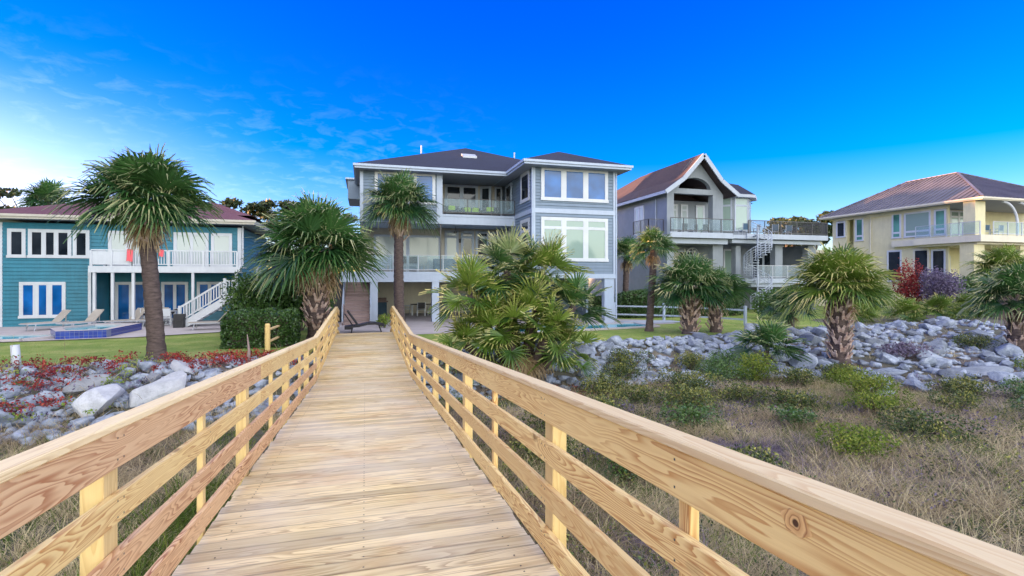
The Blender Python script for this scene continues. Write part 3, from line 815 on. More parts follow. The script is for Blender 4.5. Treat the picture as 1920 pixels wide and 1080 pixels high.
# wooden staircase down to the patio
st = MB(); stn = 16
for k in range(stn):
    ya = 28.5 + 5.0 * k / stn; za = 2.87 * (k + 1) / stn
    st.beam((-1.12, ya + .16, za - .02), (0.24, ya + .16, za - .02), .33, .04)
    st.beam((-1.10, ya + .012, za - .10), (0.22, ya + .012, za - .10), .022, .145)
stairs = st.build('stair_treads', M['old_wood'], H)
m_ = MB()
for x in (-1.16, .28): m_.beam((x, 28.45, .0), (x, 33.5, 2.75), .05, .32)
m_.build('stair_stringer', M['old_wood'], H)
m_ = MB()
for x in (-1.16, .28):
    m_.beam((x, 28.5, 1.0), (x, 33.3, 3.8), .05, .09)
    for k in range(4): yy = 28.55 + k * 1.55; m_.beam((x, yy, .1 + (yy - 28.5) * .56), (x, yy, 1.0 + (yy - 28.5) * .58), .08, .08, up=(0, 1, 0))
m_.build('stair_rail', M['grey_trim'], H)
m_ = MB(); m_.box(-2.2, -1.3, 30.5, 37, 0, 2.8); m_.build('dark_side_box', M['dark_metal'], H)  # plain dark box filling the space left of the staircase

# ------------------------------------------------------------------ teal house
T = empty('teal_house', (-11, 33, 0), 'low teal clapboard house with plum-red roof and white balcony on the left', 'house')
w_, l_ = MB(), []; TY = 32.0
wall(w_, FY(TY), -17.70, -13.85, 0, 5.35, l_, ex=.19)
wall(w_, FX(-17.70), TY + .161, 40, 0, 5.35, l_, ex=.19)
wall(w_, FX(-13.86), TY + .161, 33.6, 0, 2.8)
wall(w_, FY(TY), -13.84, -6.78, 2.85, 5.35, l_, ex=.19)
wall(w_, FXR(-6.78), TY + .161, 40, 0, 5.35, l_, ex=.19)
wall(w_, FY(33.7), -13.7, -6.95, 0, 2.84, l_, ex=.19)
w_.box(-17.5, -6.95, 40, 40.2, 0, 5.3)
w_.build('wall', M['teal'], T); [m.build('clapboards', M['teal'], T, recalc=False) for m in l_]
t_ = MB()
t_.box(-17.80, -17.62, TY - .062, TY - .0, 0, 5.35); t_.build('corner_board', M['white'], T); t_ = MB()
t_.box(-13.98, -13.84, TY - .062, TY - .001, 0, 2.84)
t_.build('corner_board', M['white'], T); t_ = MB()
t_.box(-6.90, -6.70, TY - .062, TY + .0, 2.86, 5.35)
t_.box(-13.25, -6.45, 30.45, 31.99, 2.80, 2.83); t_.box(-13.25, -6.45, 30.40, 30.449, 2.80, 3.13); t_.box(-13.30, -13.251, 30.40, 31.98, 2.80, 3.13)
t_.box(-13.25, -6.45, 30.46, 31.99, 3.06, 3.12)
t_.build('trim', M['white'], T)
m_ = MB()
for x in (-13.07, -12.29, -11.39, -8.70, -6.65):
    m_ = MB(); m_.box(x - .06, x + .06, 30.44, 30.56, 0, 2.798); m_.build('column', M['white'], T)
e_ = MB(); sfm = MB(); r_ = MB()
hip(r_, -18.6, -5.9, 31.2, 41, 5.72, .33)
eaves(e_, sfm, -18.6, -5.9, 31.2, 41, 5.72, h=.24)
r_.build('roof', M['roof_red'], T, recalc=False); e_.build('fascia', M['cream'], T); sfm.build('soffit', M['soffit'], T)
# raised cross roof on the right part
m_ = MB(); hip(m_, -11.9, -6.3, 32.6, 39.6, 6.12, .40); m_.build('roof', M['roof_red'], T, recalc=False)
for (a, b, cs) in ((-17.41, -16.65, 1), (-16.55, -14.70, 3), (-14.64, -13.91, 1)):
    window(T, FY(TY), a, b, 3.55, 5.03, cols=cs, fr=.13, mull=.13, pane='glass_dark')
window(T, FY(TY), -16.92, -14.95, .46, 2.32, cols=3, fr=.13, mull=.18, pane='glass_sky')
window(T, FY(TY), -13.08, -11.3, 3.14, 5.03, cols=2, fr=.12, pane='glass_screen', name='door')
window(T, FY(TY), -10.05, -8.35, 3.14, 5.02, cols=2, fr=.12, pane='glass_screen', name='door', mull=.1)
window(T, FY(TY), -8.23, -7.18, 3.14, 5.02, cols=1, fr=.12, pane='glass_screen', name='door')
window(T, FY(33.7), -13.45, -11.9, .05, 2.3, cols=2, fr=.12, pane='glass_sky', name='door')
window(T, FY(33.7), -11.2, -9.85, .05, 2.3, cols=2, fr=.12, pane='glass_sky', name='door', mull=.09)
window(T, FY(33.7), -9.4, -8.1, .6, 2.3, cols=2, fr=.12, pane='glass_sky', mull=.1)
railing(T, (-13.2, 30.47, 3.125), (-11.45, 30.47, 3.125), .84, 3, 0, 'white', solid=True, pw=.10)
railing(T, (-11.4, 30.47, 3.125), (-6.6, 30.47, 3.125), .84, 4, .125, 'white', pw=.10, br=.045)
railing(T, (-13.22, 30.6, 3.125), (-13.22, 31.9, 3.125), .84, 2, 0, 'white', solid=True, pw=.08)
# white stairs: down to the left in front of the balcony
m_ = MB()
for yy in (29.35, 30.3):
    m_.beam((-8.85, yy, .12), (-6.55, yy, 1.62), .05, .34, t=.5)
m_.beam((-6.6, 29.8, 1.55), (-5.3, 29.8, 1.55), 1.1, .1, t=.5)
for k in range(9): x = -8.75 + k * .26; z = .18 + k * .17; m_.box(x, x + .3, 29.38, 30.27, z - .04, z)
for x in (-6.55, -5.4): m_.box(x - .05, x + .05, 29.32, 29.42, 0, 1.5)
m_.box(-5.45, -5.4, 29.3, 30.4, 1.6, 3.1)
m_.build('stairs', M['white'], T)
m_ = MB(); yy = 29.35
m_.beam((-8.95, yy, 1.04), (-6.95, yy, 2.37), .07, .09, t=.5); m_.beam((-8.95, yy, .36), (-6.95, yy, 1.70), .05, .06, t=.5)
m_.beam((-6.95, yy, 2.37), (-5.4, yy, 2.40), .07, .08, t=.5); m_.beam((-6.95, yy, 1.70), (-5.4, yy, 1.70), .05, .06, t=.5)
for k in range(17):
    x = -8.9 + k * .122; z = .40 + (x + 8.95) * .665; m_.box(x - .022, x + .022, yy - .02, yy + .02, z, z + .62)
for k in range(12):
    x = -6.85 + k * .122; m_.box(x - .022, x + .022, yy - .02, yy + .02, 1.72, 2.36)
m_.box(-9.02, -8.9, yy - .06, yy + .06, 0, 1.12); m_.box(-7.0, -6.88, yy - .06, yy + .06, 1.4, 2.5)
m_.build('stair_rail', M['white'], T)

# ------------------------------------------------------------------ gabled house
Q = empty('gabled_house', (26, 36, 0), 'grey stucco house with arched front gable, deep balconies and brown hipped roof', 'house')
w_ = MB(); GY = 33.0
# gable front with arch cut: built as strips around the opening
def arch_wall(mb, y0, y1):
    xl, xr, zt, pk = 21.3, 26.16, 8.75, 11.55
    cx, r, zb = 23.68, 1.36, 9.18
    n = 24; xs = [xl + (xr - xl) * i / 40 for i in range(41)]
    for a, b in zip(xs[:-1], xs[1:]):
        m = (a + b) / 2
        top = lambda x: pk - abs(x - 23.73) * 1.12
        ta, tb = top(a), top(b)
        def arc(x):
            q = r * r - (x - cx) ** 2
            return zb + (math.sqrt(q) * .62 if q > 0 else 0)
        if abs(m - cx) < r:
            lo = [(a, arc(a)), (b, arc(b))]
            for yy_ in (y0,):
                mb.poly([(a, y0, lo[0][1]), (b, y0, lo[1][1]), (b, y0, tb), (a, y0, ta), (a, y1, lo[0][1]), (b, y1, lo[1][1]), (b, y1, tb), (a, y1, ta)],
                        [(0, 1, 2, 3), (4, 7, 6, 5), (0, 4, 5, 1)])
            mb.box(a, b, y0, y1, 8.79, zb)
        else:
            mb.poly([(a, y0, 8.79), (b, y0, 8.79), (b, y0, tb), (a, y0, ta), (a, y1, 8.79), (b, y1, 8.79), (b, y1, tb), (a, y1, ta)],
                    [(0, 1, 2, 3), (4, 7, 6, 5), (0, 4, 5, 1)])
arch_wall(w_, GY, GY + .4)
w_.box(21.3, 21.88, GY, GY + .55, 0, 8.788); w_.box(25.25, 26.16, GY, GY + .55, 0, 8.788)
w_.box(21.3, 26.16, GY + .02, GY + .5, 5.0, 5.4)
# side and back walls
wall(w_, FX(21.3), GY + .56, 50, 5.4, 8.78); wall(w_, FX(21.3), GY + .56, 50, 0, 4.99)
wall(w_, FY(35.6), 21.5, 27.6, 5.4, 8.7); wall(w_, FY(35.2), 21.5, 27.6, 0, 5.44)
wall(w_, FY(36.2), 27.0, 34.9, 0, 5.47); wall(w_, FXR(31.2), 37, 50, 5.4, 9.0); wall(w_, FXR(34.9), 33.5, 50, 0, 5.2)
w_.box(21.5, 34.6, 50, 50.2, 0, 9)
w_.box(31.0, 31.7, GY, GY + .55, 0, 5.15); w_.box(34.2, 35.0, GY, GY + .55, 0, 5.15); w_.box(27.3, 27.75, GY, GY + .5, 0, 5.0)
w_.build('wall', M['stucco'], Q)
t_ = MB()
t_.box(20.0, 26.3, GY - 1.0, GY + 2.5, 5.45, 5.55); t_.box(20.9, 26.2, GY - 1.05, GY - .95, 5.45, 5.84); t_.box(19.9, 20.0, GY, 35.5, 5.45, 5.8)
t_.box(20.9, 26.1, GY - .6, GY - .3, 5.05, 5.42)
t_.box(27.45, 35.1, GY - 1.05, GY - .95, 5.48, 5.86); t_.box(26.31, 35.1, GY - .94, 36.1, 5.48, 5.75); t_.box(26.4, 34.9, GY - .7, GY - .2, 5.16, 5.42)
t_.box(27.3, 34.0, GY - 1.05, GY - .95, 2.15, 2.5); t_.box(27.3, 34.0, GY - .94, 36.1, 2.2, 2.42); t_.box(28.0, 33.8, GY - .8, GY - .5, 1.85, 2.14)
t_.build('trim', M['stucco_trim'], Q)
# roofs
r_ = MB()
pkx, pz = 24.5, 11.95
def gable(mb, x0, x1, xm, y0, y1, z0, zr, flare=True):
    for (xe, sgn) in ((x0, 1), (x1, -1)):
        xq = xe + sgn * 1.5; zq = z0 + 1.05
        P = [(xe, z0), (xq, zq), (xm, zr)]
        for (a, b) in zip(P[:-1], P[1:]):
            mb.poly([(a[0], y0, a[1]), (b[0], y0, b[1]), (b[0], y1, b[1]), (a[0], y1, a[1]), (a[0], y0, a[1] - .16), (b[0], y0, b[1] - .16), (b[0], y1, b[1] - .16), (a[0], y1, a[1] - .16)],
                    [(0, 1, 2, 3), (7, 6, 5, 4), (0, 4, 5, 1), (3, 2, 6, 7), (0, 3, 7, 4)])
gable(r_, 20.75, 26.9, 23.9, GY - .75, 40, 8.85, 11.7)
hip(r_, 20.72, 31.9, 36.4, 51, 8.9, .66)
r_.build('roof', M['roof_brown'], Q)
e_ = MB()
for (xe, xm_, s_) in ((20.70, 23.9, 1), (26.95, 23.9, -1)):
    P = [(xe, 8.80), (xe + s_ * 1.5, 9.84), (xm_, 11.66)]
    for a, b in zip(P[:-1], P[1:]):
        e_.beam((a[0], GY - .80, a[1] - .10), (b[0], GY - .80, b[1] - .10), .09, .30, t=.5)
e_.box(20.66, 20.74, GY - .75, 50.9, 8.62, 8.84)
e_.build('fascia', M['stucco_trim'], Q)
# right slope lower roof + turret
tr = MB(); cx, cy, rr = 29.3, 36.6, 1.95
def ngon(r, z, n=8, a0=PI / 8): return [(cx + r * math.cos(a0 + 2 * PI * k / n), cy + r * math.sin(a0 + 2 * PI * k / n), z) for k in range(n)]
A, B = ngon(rr, 5.76), ngon(rr, 9.2)
for k in range(8): tr.face([A[k], A[(k + 1) % 8], B[(k + 1) % 8], B[k]])
tr.build('turret_wall', M['stucco'], Q)
for k in range(8):
    a, b = Vector(A[k]), Vector(A[(k + 1) % 8]); mid = (a + b) / 2
    if mid.y > cy + .3: continue
    L = (b - a).length; ang = math.atan2(b.y - a.y, b.x - a.x)
    if mid.y < cy: Mf = FA(a.x, a.y, ang)
    window(Q, Mf, .08, L - .08, 6.3, 9.1, cols=1, trans=8.4, fr=.09, pane='glass_blind', mat='stucco_trim', d=.05)
tr = MB(); C = ngon(rr + .55, 9.25); D = ngon(rr * .55, 10.25); top = (cx - .3, cy + .5, 10.75); C2 = ngon(rr + .55, 9.02); C3 = ngon(rr, 9.02)
for k in range(8):
    j = (k + 1) % 8; tr.face([C[k], C[j], D[j], D[k]]); tr.face([D[k], D[j], top])
tr.build('turret_roof', M['roof_navy'], Q)
tr = MB()
for k in range(8):
    j = (k + 1) % 8; tr.face([C2[k], C2[j], C[j], C[k]]); tr.face([C2[k], C3[k], C3[j], C2[j]])
tr.build('turret_fascia', M['stucco_trim'], Q)
# openings
for (a, b) in ((21.95, 22.6), (23.1, 23.9), (24.2, 24.85)):
    window(Q, FY(35.6), a, b, 5.7, 8.4, cols=1, trans=7.95, pane='glass_screen', fr=.1, mat='white', name='door')
window(Q, FY(35.6), 25.6, 26.4, 5.7, 8.4, cols=1, pane='glass_blind', fr=.1, mat='white')
window(Q, FX(21.3), 36.2, 37.6, 5.9, 8.3, cols=2, pane='glass_screen', fr=.1, mat='white', name='door')
window(Q, FX(21.3), 40.6, 41.8, 6.2, 8.1, cols=1, pane='glass_green', fr=.15, mat='stucco_trim')
window(Q, FY(36.2), 27.3, 28.3, 2.45, 4.95, cols=1, pane='glass_screen', fr=.1, mat='white', name='door')
window(Q, FY(36.2), 28.7, 30.2, 2.45, 4.95, cols=1, pane='glass_blind', fr=.1, mat='white')
window(Q, FY(36.2), 31.5, 33.9, 2.45, 4.95, cols=2, pane='glass_dark', fr=.1, mat='stucco_trim', name='door')
window(Q, FY(35.2), 23.2, 25.4, 3.9, 4.7, cols=1, pane='glass_dark', fr=.08, mat='stucco_trim')
# round wheel window
m_ = MB(); cx0, cz0, R0 = 24.95, 4.35, .55
ring = [(cx0 + R0 * math.cos(a), 35.1, cz0 + R0 * math.sin(a)) for a in np.linspace(0, 2 * PI, 25)]
m_.tube(ring, .07, 6, cap=False)
m_.beam((cx0 - .5, 35.1, cz0), (cx0 + .5, 35.1, cz0), .05, .05, t=.5); m_.beam((cx0, 35.1, cz0 - .5), (cx0, 35.1, cz0 + .5), .05, .05, up=(0, 1, 0), t=.5)
m_.build('round_window', M['white'], Q)
m_ = MB(); m_.face([(cx0 + .5 * math.cos(a), 35.17, cz0 + .5 * math.sin(a)) for a in np.linspace(0, 2 * PI, 24, endpoint=False)]); m_.build('pane', M['glass_dark'], Q)
railing(Q, (20.95, GY - 1.0, 5.86), (26.25, GY - 1.0, 5.86), 1.02, 6, .11, 'dark_metal', 'rail_glass', pw=.05, br=.012, top=.05)
railing(Q, (19.95, GY + .3, 5.86), (21.2, GY + .3, 5.86), 1.02, 2, .11, 'dark_metal', pw=.05, br=.016, top=.04)
railing(Q, (19.95, GY + .3, 5.86), (19.95, 35.5, 5.86), 1.02, 3, .11, 'dark_metal', pw=.05, br=.016, top=.04)
railing(Q, (27.6, GY - 1.0, 5.87), (35.05, GY - 1.0, 5.87), 1.02, 6, .085, 'dark_metal', pw=.06, br=.02, top=.05)
railing(Q, (35.05, GY - .9, 5.87), (35.05, GY + 3, 5.87), 1.02, 3, .085, 'dark_metal', pw=.06, br=.02, top=.05)
railing(Q, (28.4, GY - 1.0, 2.51), (34.0, GY - 1.0, 2.51), .98, 5, .1, 'grey_metal', 'rail_glass', pw=.05, br=.016, top=.04)
# spiral staircase
sp = MB(); scx, scy = 27.9, 31.1
sp.tube([(scx - .25, scy, 0), (scx - .25, scy, 6.3)], .06, 10)
n = 30
for k in range(n):
    a = rad(200) + k * rad(20); z = .3 + k * (5.55 / n)
    p = Vector((scx - .25, scy, z)); q = p + Vector((math.cos(a), math.sin(a), 0)) * .95
    sp.beam(p, q, .26, .04, t=.5)
    sp.beam(q, q + Vector((0, 0, .95)), .025, .025, up=(0, 1, 0), t=.5)
for hz in (.25, .42, .6, .78, .97):
    pts = []
    for k in range(n * 2 + 1):
        a = rad(200) + k * rad(10); z = .3 + k * (5.55 / n / 2)
        pts.append((scx - .25 + .95 * math.cos(a), scy + .95 * math.sin(a), z + hz))
    sp.tube(pts, .026 if hz > .9 else .016, 6)
sp.build('spiral_stair', M['stucco_trim'], Q)

# ------------------------------------------------------------------ yellow house
YH = empty('yellow_house', (46, 32, 0), 'pale yellow stucco house with a ribbed metal hip roof and balcony at the right edge', 'house')
w_ = MB(); yx = 41.6
wall(w_, FX(yx), 27.6, 35.1, 0, 7.98); wall(w_, FX(yx), 35.9, 37.2, 0, 7.98, thick=.3)
wall(w_, FY(35.1), yx - .9 + .9, yx + 3, 5.2, 7.9)
w_.box(yx + .01, yx + 11, 37.2, 37.4, 0, 7.98)
wall(w_, FY(29.5), yx + .2, yx + 12, 5.5, 7.98); wall(w_, FY(29.5), yx + .2, yx + 12, 0, 5.03)
w_.box(40.95, 41.95, 25.45, 26.2, 5.45, 7.95); w_.box(40.9, 41.95, 25.5, 26.4, -.2, 4.9)
w_.box(45.6, 46.6, 25.5, 26.4, -.2, 4.9)
w_.build('wall', M['yellow'], YH)
t_ = MB()
t_.box(40.6, 54, 24.9, 29.4, 5.05, 5.52); t_.box(yx - .35, yx - .001, 29.41, 31.6, 5.05, 5.52)
t_.box(40.9, 54, 25.3, 29.3, 4.9, 5.04)
t_.box(yx - .12, yx - .001, 27.6, 37.1, 7.72, 7.97)
t_.build('trim', M['yellow_trim'], YH)
r_ = MB(); x0, x1, y0, y1, z, sl = 40.75, 53.5, 24.9, 38.0, 8.15, .46
a, b = (46.7, 30.3, 11.15), (46.9, 34.6, 11.15)
A_, B_, C_, D_ = (x0, y0, z), (x1, y0, z), (x1, y1, z), (x0, y1, z)
r_.face([A_, B_, a]); r_.face([B_, C_, b, a]); r_.face([C_, D_, b]); r_.face([D_, A_, a, b])
rm = NT('ribbed_metal_roof')
g = rm.new('ShaderNodeNewGeometry')
rm.done(rm.ramp(rm.noise(rm.obj(), .8, 4), [(.3, (.075, .07, .085)), (.7, (.13, .12, .14))]), .42, .6)
M['rib_roof'] = rm.m
r_.build('roof', M['rib_roof'], YH, recalc=False)
r_ = MB()
yy = y0 + .25
while yy < y1 - .2:                    # ribs run up the left slope
    f = min(1, (yy - y0) / (a[1] - y0), (y1 - yy) / (y1 - b[1])); top = Vector((x0 + (a[0] - x0) * f, yy, z + (a[2] - z) * f + .02))
    r_.beam((x0, yy, z + .02), top, .05, .06, t=.5); yy += .42
xx = x0 + .3
while xx < x1:
    f = min((xx - x0) / (a[0] - x0), (x1 - xx) / (x1 - a[0]))
    r_.beam((xx, y0, z + .02), (xx, y0 + (a[1] - y0) * f, z + (a[2] - z) * f + .02), .04, .05, t=.5); xx += .42
for (p, q) in (((x0, y0, z), a), ((x1, y0, z), a), (a, b), ((x0, y1, z), b)):
    r_.beam(Vector(p) + Vector((0, 0, .04)), Vector(q) + Vector((0, 0, .04)), .16, .07, t=.5)
r_.build('roof_ribs', M['rib_roof'], YH)
e_ = MB(); sfm = MB(); eaves(e_, sfm, x0, x1, y0, y1, z, h=.2); e_.build('fascia', M['yellow_trim'], YH); sfm.build('soffit', M['soffit'], YH)
window(YH, FX(yx), 31.05, 31.8, 5.75, 7.8, cols=1, trans=6.2, pane='glass_green', fr=.09, mat='white')
window(YH, FX(yx), 28.8, 30.8, 5.75, 7.72, cols=1, trans=6.2, pane='glass_blind', fr=.09, mat='white')
window(YH, FX(yx), 27.72, 28.55, 5.75, 7.7, cols=1, trans=6.2, pane='glass_green', fr=.09, mat='white')
window(YH, FX(yx), 34.3, 35.05, 5.75, 7.75, cols=1, trans=6.2, pane='glass_green', fr=.09, mat='white')
window(YH, FX(yx), 36.05, 36.95, 6.2, 7.9, cols=1, pane='glass_dark', fr=.09, mat='white', trans=7.6)
window(YH, FX(yx), 28.9, 30.1, 2.2, 4.8, cols=1, pane='glass_dark', fr=.1, mat='yellow_trim')
window(YH, FX(yx), 31.0, 32.2, 2.2, 4.8, cols=1, pane='glass_dark', fr=.1, mat='white')
window(YH, FY(29.5), 42.0, 43.4, 5.6, 7.9, cols=2, trans=7.4, pane='glass_blind', fr=.09, mat='white')
window(YH, FY(29.5), 43.6, 46.6, 5.6, 7.9, cols=3, trans=7.4, pane='glass_blind', fr=.09, mat='white')
window(YH, FY(29.5), 43.0, 44.6, .4, 4.3, cols=2, pane='glass_dark', fr=.1, mat='white', name='door')
m_ = MB()
for x in (44.6, 46.3):
    pts = [(x + .0, 25.1, 5.5), (x + .0, 25.1, 6.4)] + [(x - 1.5 + 1.5 * math.cos(q), 25.1, 6.4 + 1.5 * math.sin(q)) for q in np.linspace(0, PI / 2, 9)[1:]]
    m_.tube(pts, .085, 8)
m_.build('curved_bracket', M['white'], YH)
railing(YH, (42.0, 25.0, 5.53), (53.5, 25.0, 5.53), .95, 9, 0, 'grey_metal', 'rail_glass', pw=.05, top=.03)
railing(YH, (40.7, 25.0, 5.53), (40.7, 29.3, 5.53), .95, 5, 0, 'grey_metal', 'rail_glass', pw=.05, top=.03)
m_ = MB(); m_.box(38.2, yx - .36, 36.6, 39.0, 4.75, 5.05); m_.box(38.4, yx - .4, 36.8, 38.9, 0, 4.74)
m_.build('entry_wing', M['yellow_trim'], YH)

window(YH, FX(yx), 27.75, 28.75, .6, 4.7, cols=1, pane='glass_dark', fr=.09, mat='white', name='door')
for (root, x, y, z0, z1, mt) in ((H, 8.52, 25.82, .1, 8.4, 'grey_trim'), (H, 13.46, 25.85, .1, 8.4, 'grey_trim'), (T, -17.86, 31.9, .1, 5.45, 'white'), (T, -6.62, 31.88, 3.2, 5.45, 'white'), (YH, 41.5, 33.6, .2, 7.95, 'yellow_trim'), (Q, 21.22, 34.4, 5.9, 8.6, 'stucco_trim')):
    m_ = MB(); m_.tube([(x, y, z1), (x, y, z0)], .045, 8); m_.build('downpipe', M[mt], root)
for (root, x, y, z) in ((H, 8.3, 31.9, 7.9), (H, 5.83, 32.38, 4.9), (T, -11.6, 33.6, 2.1), (Q, 22.85, 35.5, 7.9)):
    m_ = MB(); m_.tube([(x, y, z + .14), (x, y, z + .1), (x, y, z - .12)], [.02, .07, .055], 8); m_.build('wall_lamp', M['dark_metal'], root)
for (root, pts) in ((H, ((3.6, 34.5, 11.02), (9.8, 33.6, 10.75))), (T, ((-14.5, 34.4, 6.72), (-9.0, 34.8, 6.9)))):
    for (x, y, z) in pts:
        m_ = MB(); m_.tube([(x, y, z - .2), (x, y, z + .35)], .05, 8); m_.build('roof_vent', M['grey_metal'], root)

# ------------------------------------------------------------------ palms
def fan_leaves(rng, R, nleaf, e0, e1, tint0, tint1, seg=30, droop=1.0, stiff=0.0, petf=0.46):
    """costapalmate leaves: a petiole, then a pleated fan whose tips split and droop"""
    Vs, Fs, Ts = [], [], []; nv = 0
    ga = PI * (3 - math.sqrt(5))
    for i in range(nleaf + nleaf // 4):
        f = (i + 0.5) / nleaf; inner = i >= nleaf
        if inner: f = rng.random()
        el = e1 + (e0 - e1) * (f ** 0.8) + rng.normal(0, 0.10)       # old leaves low, young leaves high
        az = i * ga + rng.normal(0, 0.25)
        L = R * rng.uniform(0.92, 1.08) * (.55 if inner else 1); pl = L * petf * rng.uniform(0.9, 1.15); bl = L * (1.06 - petf) * rng.uniform(.85, 1.05)
        d = np.array([math.cos(az) * math.cos(el), math.sin(az) * math.cos(el), math.sin(el)])
        # petiole with a little sag
        P = [d * pl * t + np.array([0, 0, -0.10 * pl * t * t * (1.2 - el)]) for t in (0, .5, 1)]
        fd = P[2] - P[1]; fd /= np.linalg.norm(fd)
        fd = fd + np.array([0, 0, -(0.06 + 0.42 * float(np.clip(1.0 - (el + .25) / .9, 0, 1))) * droop]); fd /= np.linalg.norm(fd)
        sd_ = np.cross(fd, [0, 0, 1.0]); ns = np.linalg.norm(sd_)
        sd_ = sd_ / ns if ns > 1e-3 else np.array([1.0, 0, 0])
        roll = rng.normal(0, .35); up = np.cross(sd_, fd)
        sd_, up = sd_ * math.cos(roll) + up * math.sin(roll), up * math.cos(roll) - sd_ * math.sin(roll)
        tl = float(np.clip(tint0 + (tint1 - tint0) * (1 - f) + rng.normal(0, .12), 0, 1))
        w = .018 * R / 2
        for a in (0, 1):
            q = [P[a] - sd_ * w, P[a] + sd_ * w, P[a + 1] + sd_ * w, P[a + 1] - sd_ * w]
            Vs += q; Fs.append([nv, nv + 1, nv + 2, nv + 3]); Ts.append(min(1, tl + .25)); nv += 4
        spread = rng.uniform(1.75, 2.25)
        for s_ in range(seg):
            ph = -spread + 2 * spread * (s_ + .5) / seg + rng.normal(0, .02)
            ln = bl * (0.72 + 0.28 * math.cos(ph * .6)) * rng.uniform(.9, 1.06)
            dr = fd * math.cos(ph) + sd_ * math.sin(ph) + up * (0.30 * abs(math.sin(ph)) + .02 * (1 if s_ % 2 else -1))
            dr /= np.linalg.norm(dr)
            pw = np.cross(dr, up); pw /= (np.linalg.norm(pw) + 1e-6)
            sag = droop * rng.uniform(.14, .42) * (1 - stiff)
            tt = (0.0, .40, .72, 1.0); ws = (.004, ln * .40 * spread / seg * 1.02, ln * .40 * spread / seg * .62, .0015)
            pts = [P[2] + dr * ln * t + np.array([0, 0, -sag * ln * (max(0, t - .42) ** 2) * 3.4]) for t in tt]
            fold = up * .012
            for a in range(4):
                Vs += [pts[a] - pw * ws[a] - fold * (s_ % 2), pts[a] + pw * ws[a] + fold * (s_ % 2)]
            for a in range(3):
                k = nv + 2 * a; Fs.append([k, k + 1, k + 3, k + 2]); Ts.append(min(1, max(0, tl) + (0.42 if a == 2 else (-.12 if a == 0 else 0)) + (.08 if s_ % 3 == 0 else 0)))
            nv += 8
    return np.array(Vs), np.array(Fs), np.array(Ts)

def palm(base, cz, R, r0, r1, n, seed, label, group='sabal palms', lean=(0, 0), boots=False, yellow=False, e0=-0.75, skirt=8, seg=30, stiff=0, flare=1.0, name='palm_tree', cat='palm tree'):
    rng = np.random.default_rng(seed)
    bx, by = base; bz = gz(bx, by) - .12
    t = empty(name, (bx, by, bz), label, cat, group)
    R *= .84; e0 = e0 * .12
    H_ = cz - bz
    top = Vector((bx + lean[0], by + lean[1], cz))
    mb = MB(); N = max(6, int(H_ / .16)); pts = []; rs = []
    for i in range(N + 1):
        f = i / N
        p = Vector((bx, by, bz)).lerp(top, f); p.x += math.sin(f * 3.1 + seed) * .05 * (H_ > 2.5); p.z = bz + (cz - bz) * f
        pts.append(p); rr = r0 + (r1 - r0) * f + (r0 * .35 * flare * max(0, 1 - f * 9)); rs.append(rr * (1 + (.045 if i % 2 else -.03)) * rng.uniform(.97, 1.03))
    mb.tube(pts, rs, 14)
    mb.build('trunk', M['bark'], t, smooth=True)
    if boots:
        mb = MB(); ga = PI * (3 - math.sqrt(5)); nb = int(boots / 1.5)
        b0 = 0.04 if H_ < 3.2 else (.1 if boots > 60 else .72)
        for i in range(nb):
            f = b0 + (1.0 - b0) * (i + .5) / nb; a = i * ga; c = Vector((bx, by, bz)).lerp(top, f)
            rr = (r0 + (r1 - r0) * f) * .92; o_ = Vector((math.cos(a), math.sin(a), 0)); s_ = Vector((-math.sin(a), math.cos(a), 0)); ln = rng.uniform(.24, .40) * (0.6 + rr * 1.6)
            out = rng.uniform(.35, .6) * (1.6 if b0 > .5 else 1)
            for sg in (-1, 1):                  # forked base
                p0 = c + o_ * rr * .85 + s_ * sg * .015; p1 = c + o_ * (rr + ln * out * .55) + s_ * sg * ln * .22 + Vector((0, 0, ln * .6)); p2 = c + o_ * (rr + ln * out) + s_ * sg * ln * .36 + Vector((0, 0, ln * .95))
                tn = rng.uniform(0, 1)
                mb.beam(p0, p1, .14 * (.5 + rr), .04, up=o_, t=tn); mb.beam(p1, p2, .10 * (.5 + rr), .03, up=o_, t=tn)
        mb.build('leaf_bases', M['boots'], t)
    V_, F_, T_ = fan_leaves(rng, R, n, e0, 1.45, .08, .50 if not yellow else .66, seg=seg, stiff=stiff)
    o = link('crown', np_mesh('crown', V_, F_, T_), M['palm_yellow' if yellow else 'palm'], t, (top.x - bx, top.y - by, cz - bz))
    if skirt:
        V_, F_, T_ = fan_leaves(rng, R * .48, skirt, -1.35, -.7, .2, .9, seg=22, droop=1.6)
        link('dead_leaves', np_mesh('dead_leaves', V_, F_, T_), M['palm_dry'], t, (top.x - bx, top.y - by, cz - bz - .08))
    return t

palm((-6.28, 18.4), 4.75, 2.45, .245, .20, 58, 1, 'tall palm with a slim dark trunk on the lawn in front of the teal house', boots=34, skirt=14, e0=-.8, lean=(-.28, 0))
palm((-1.95, 22.6), 3.45, 3.35, .36, .43, 66, 2, 'broad palm with a thick criss-cross booted trunk at the far left end of the boardwalk', boots=92, skirt=14, e0=-.8)
palm((1.72, 27.2), 6.15, 2.55, .27, .22, 54, 3, 'tallest palm, standing in front of the grey house deck', skirt=16, e0=-.9, boots=26)
palm((16.83, 30.9), 4.0, 1.75, .20, .19, 30, 4, 'slim pale-trunked palm close beside the grey house right wing', skirt=6, boots=0)
palm((12.9, 21.4), 3.85, 1.45, .17, .16, 34, 5, 'slim palm with a smooth dark trunk rising behind the short booted palms', skirt=6, lean=(.15, 0), e0=-.5)
palm((14.0, 19.9), 1.95, 2.25, .30, .33, 48, 6, 'short bushy palm with reddish booted trunk above the rocks, left one of the pair', boots=56, skirt=5, e0=-.45, group='short palms at the top of the rocks')
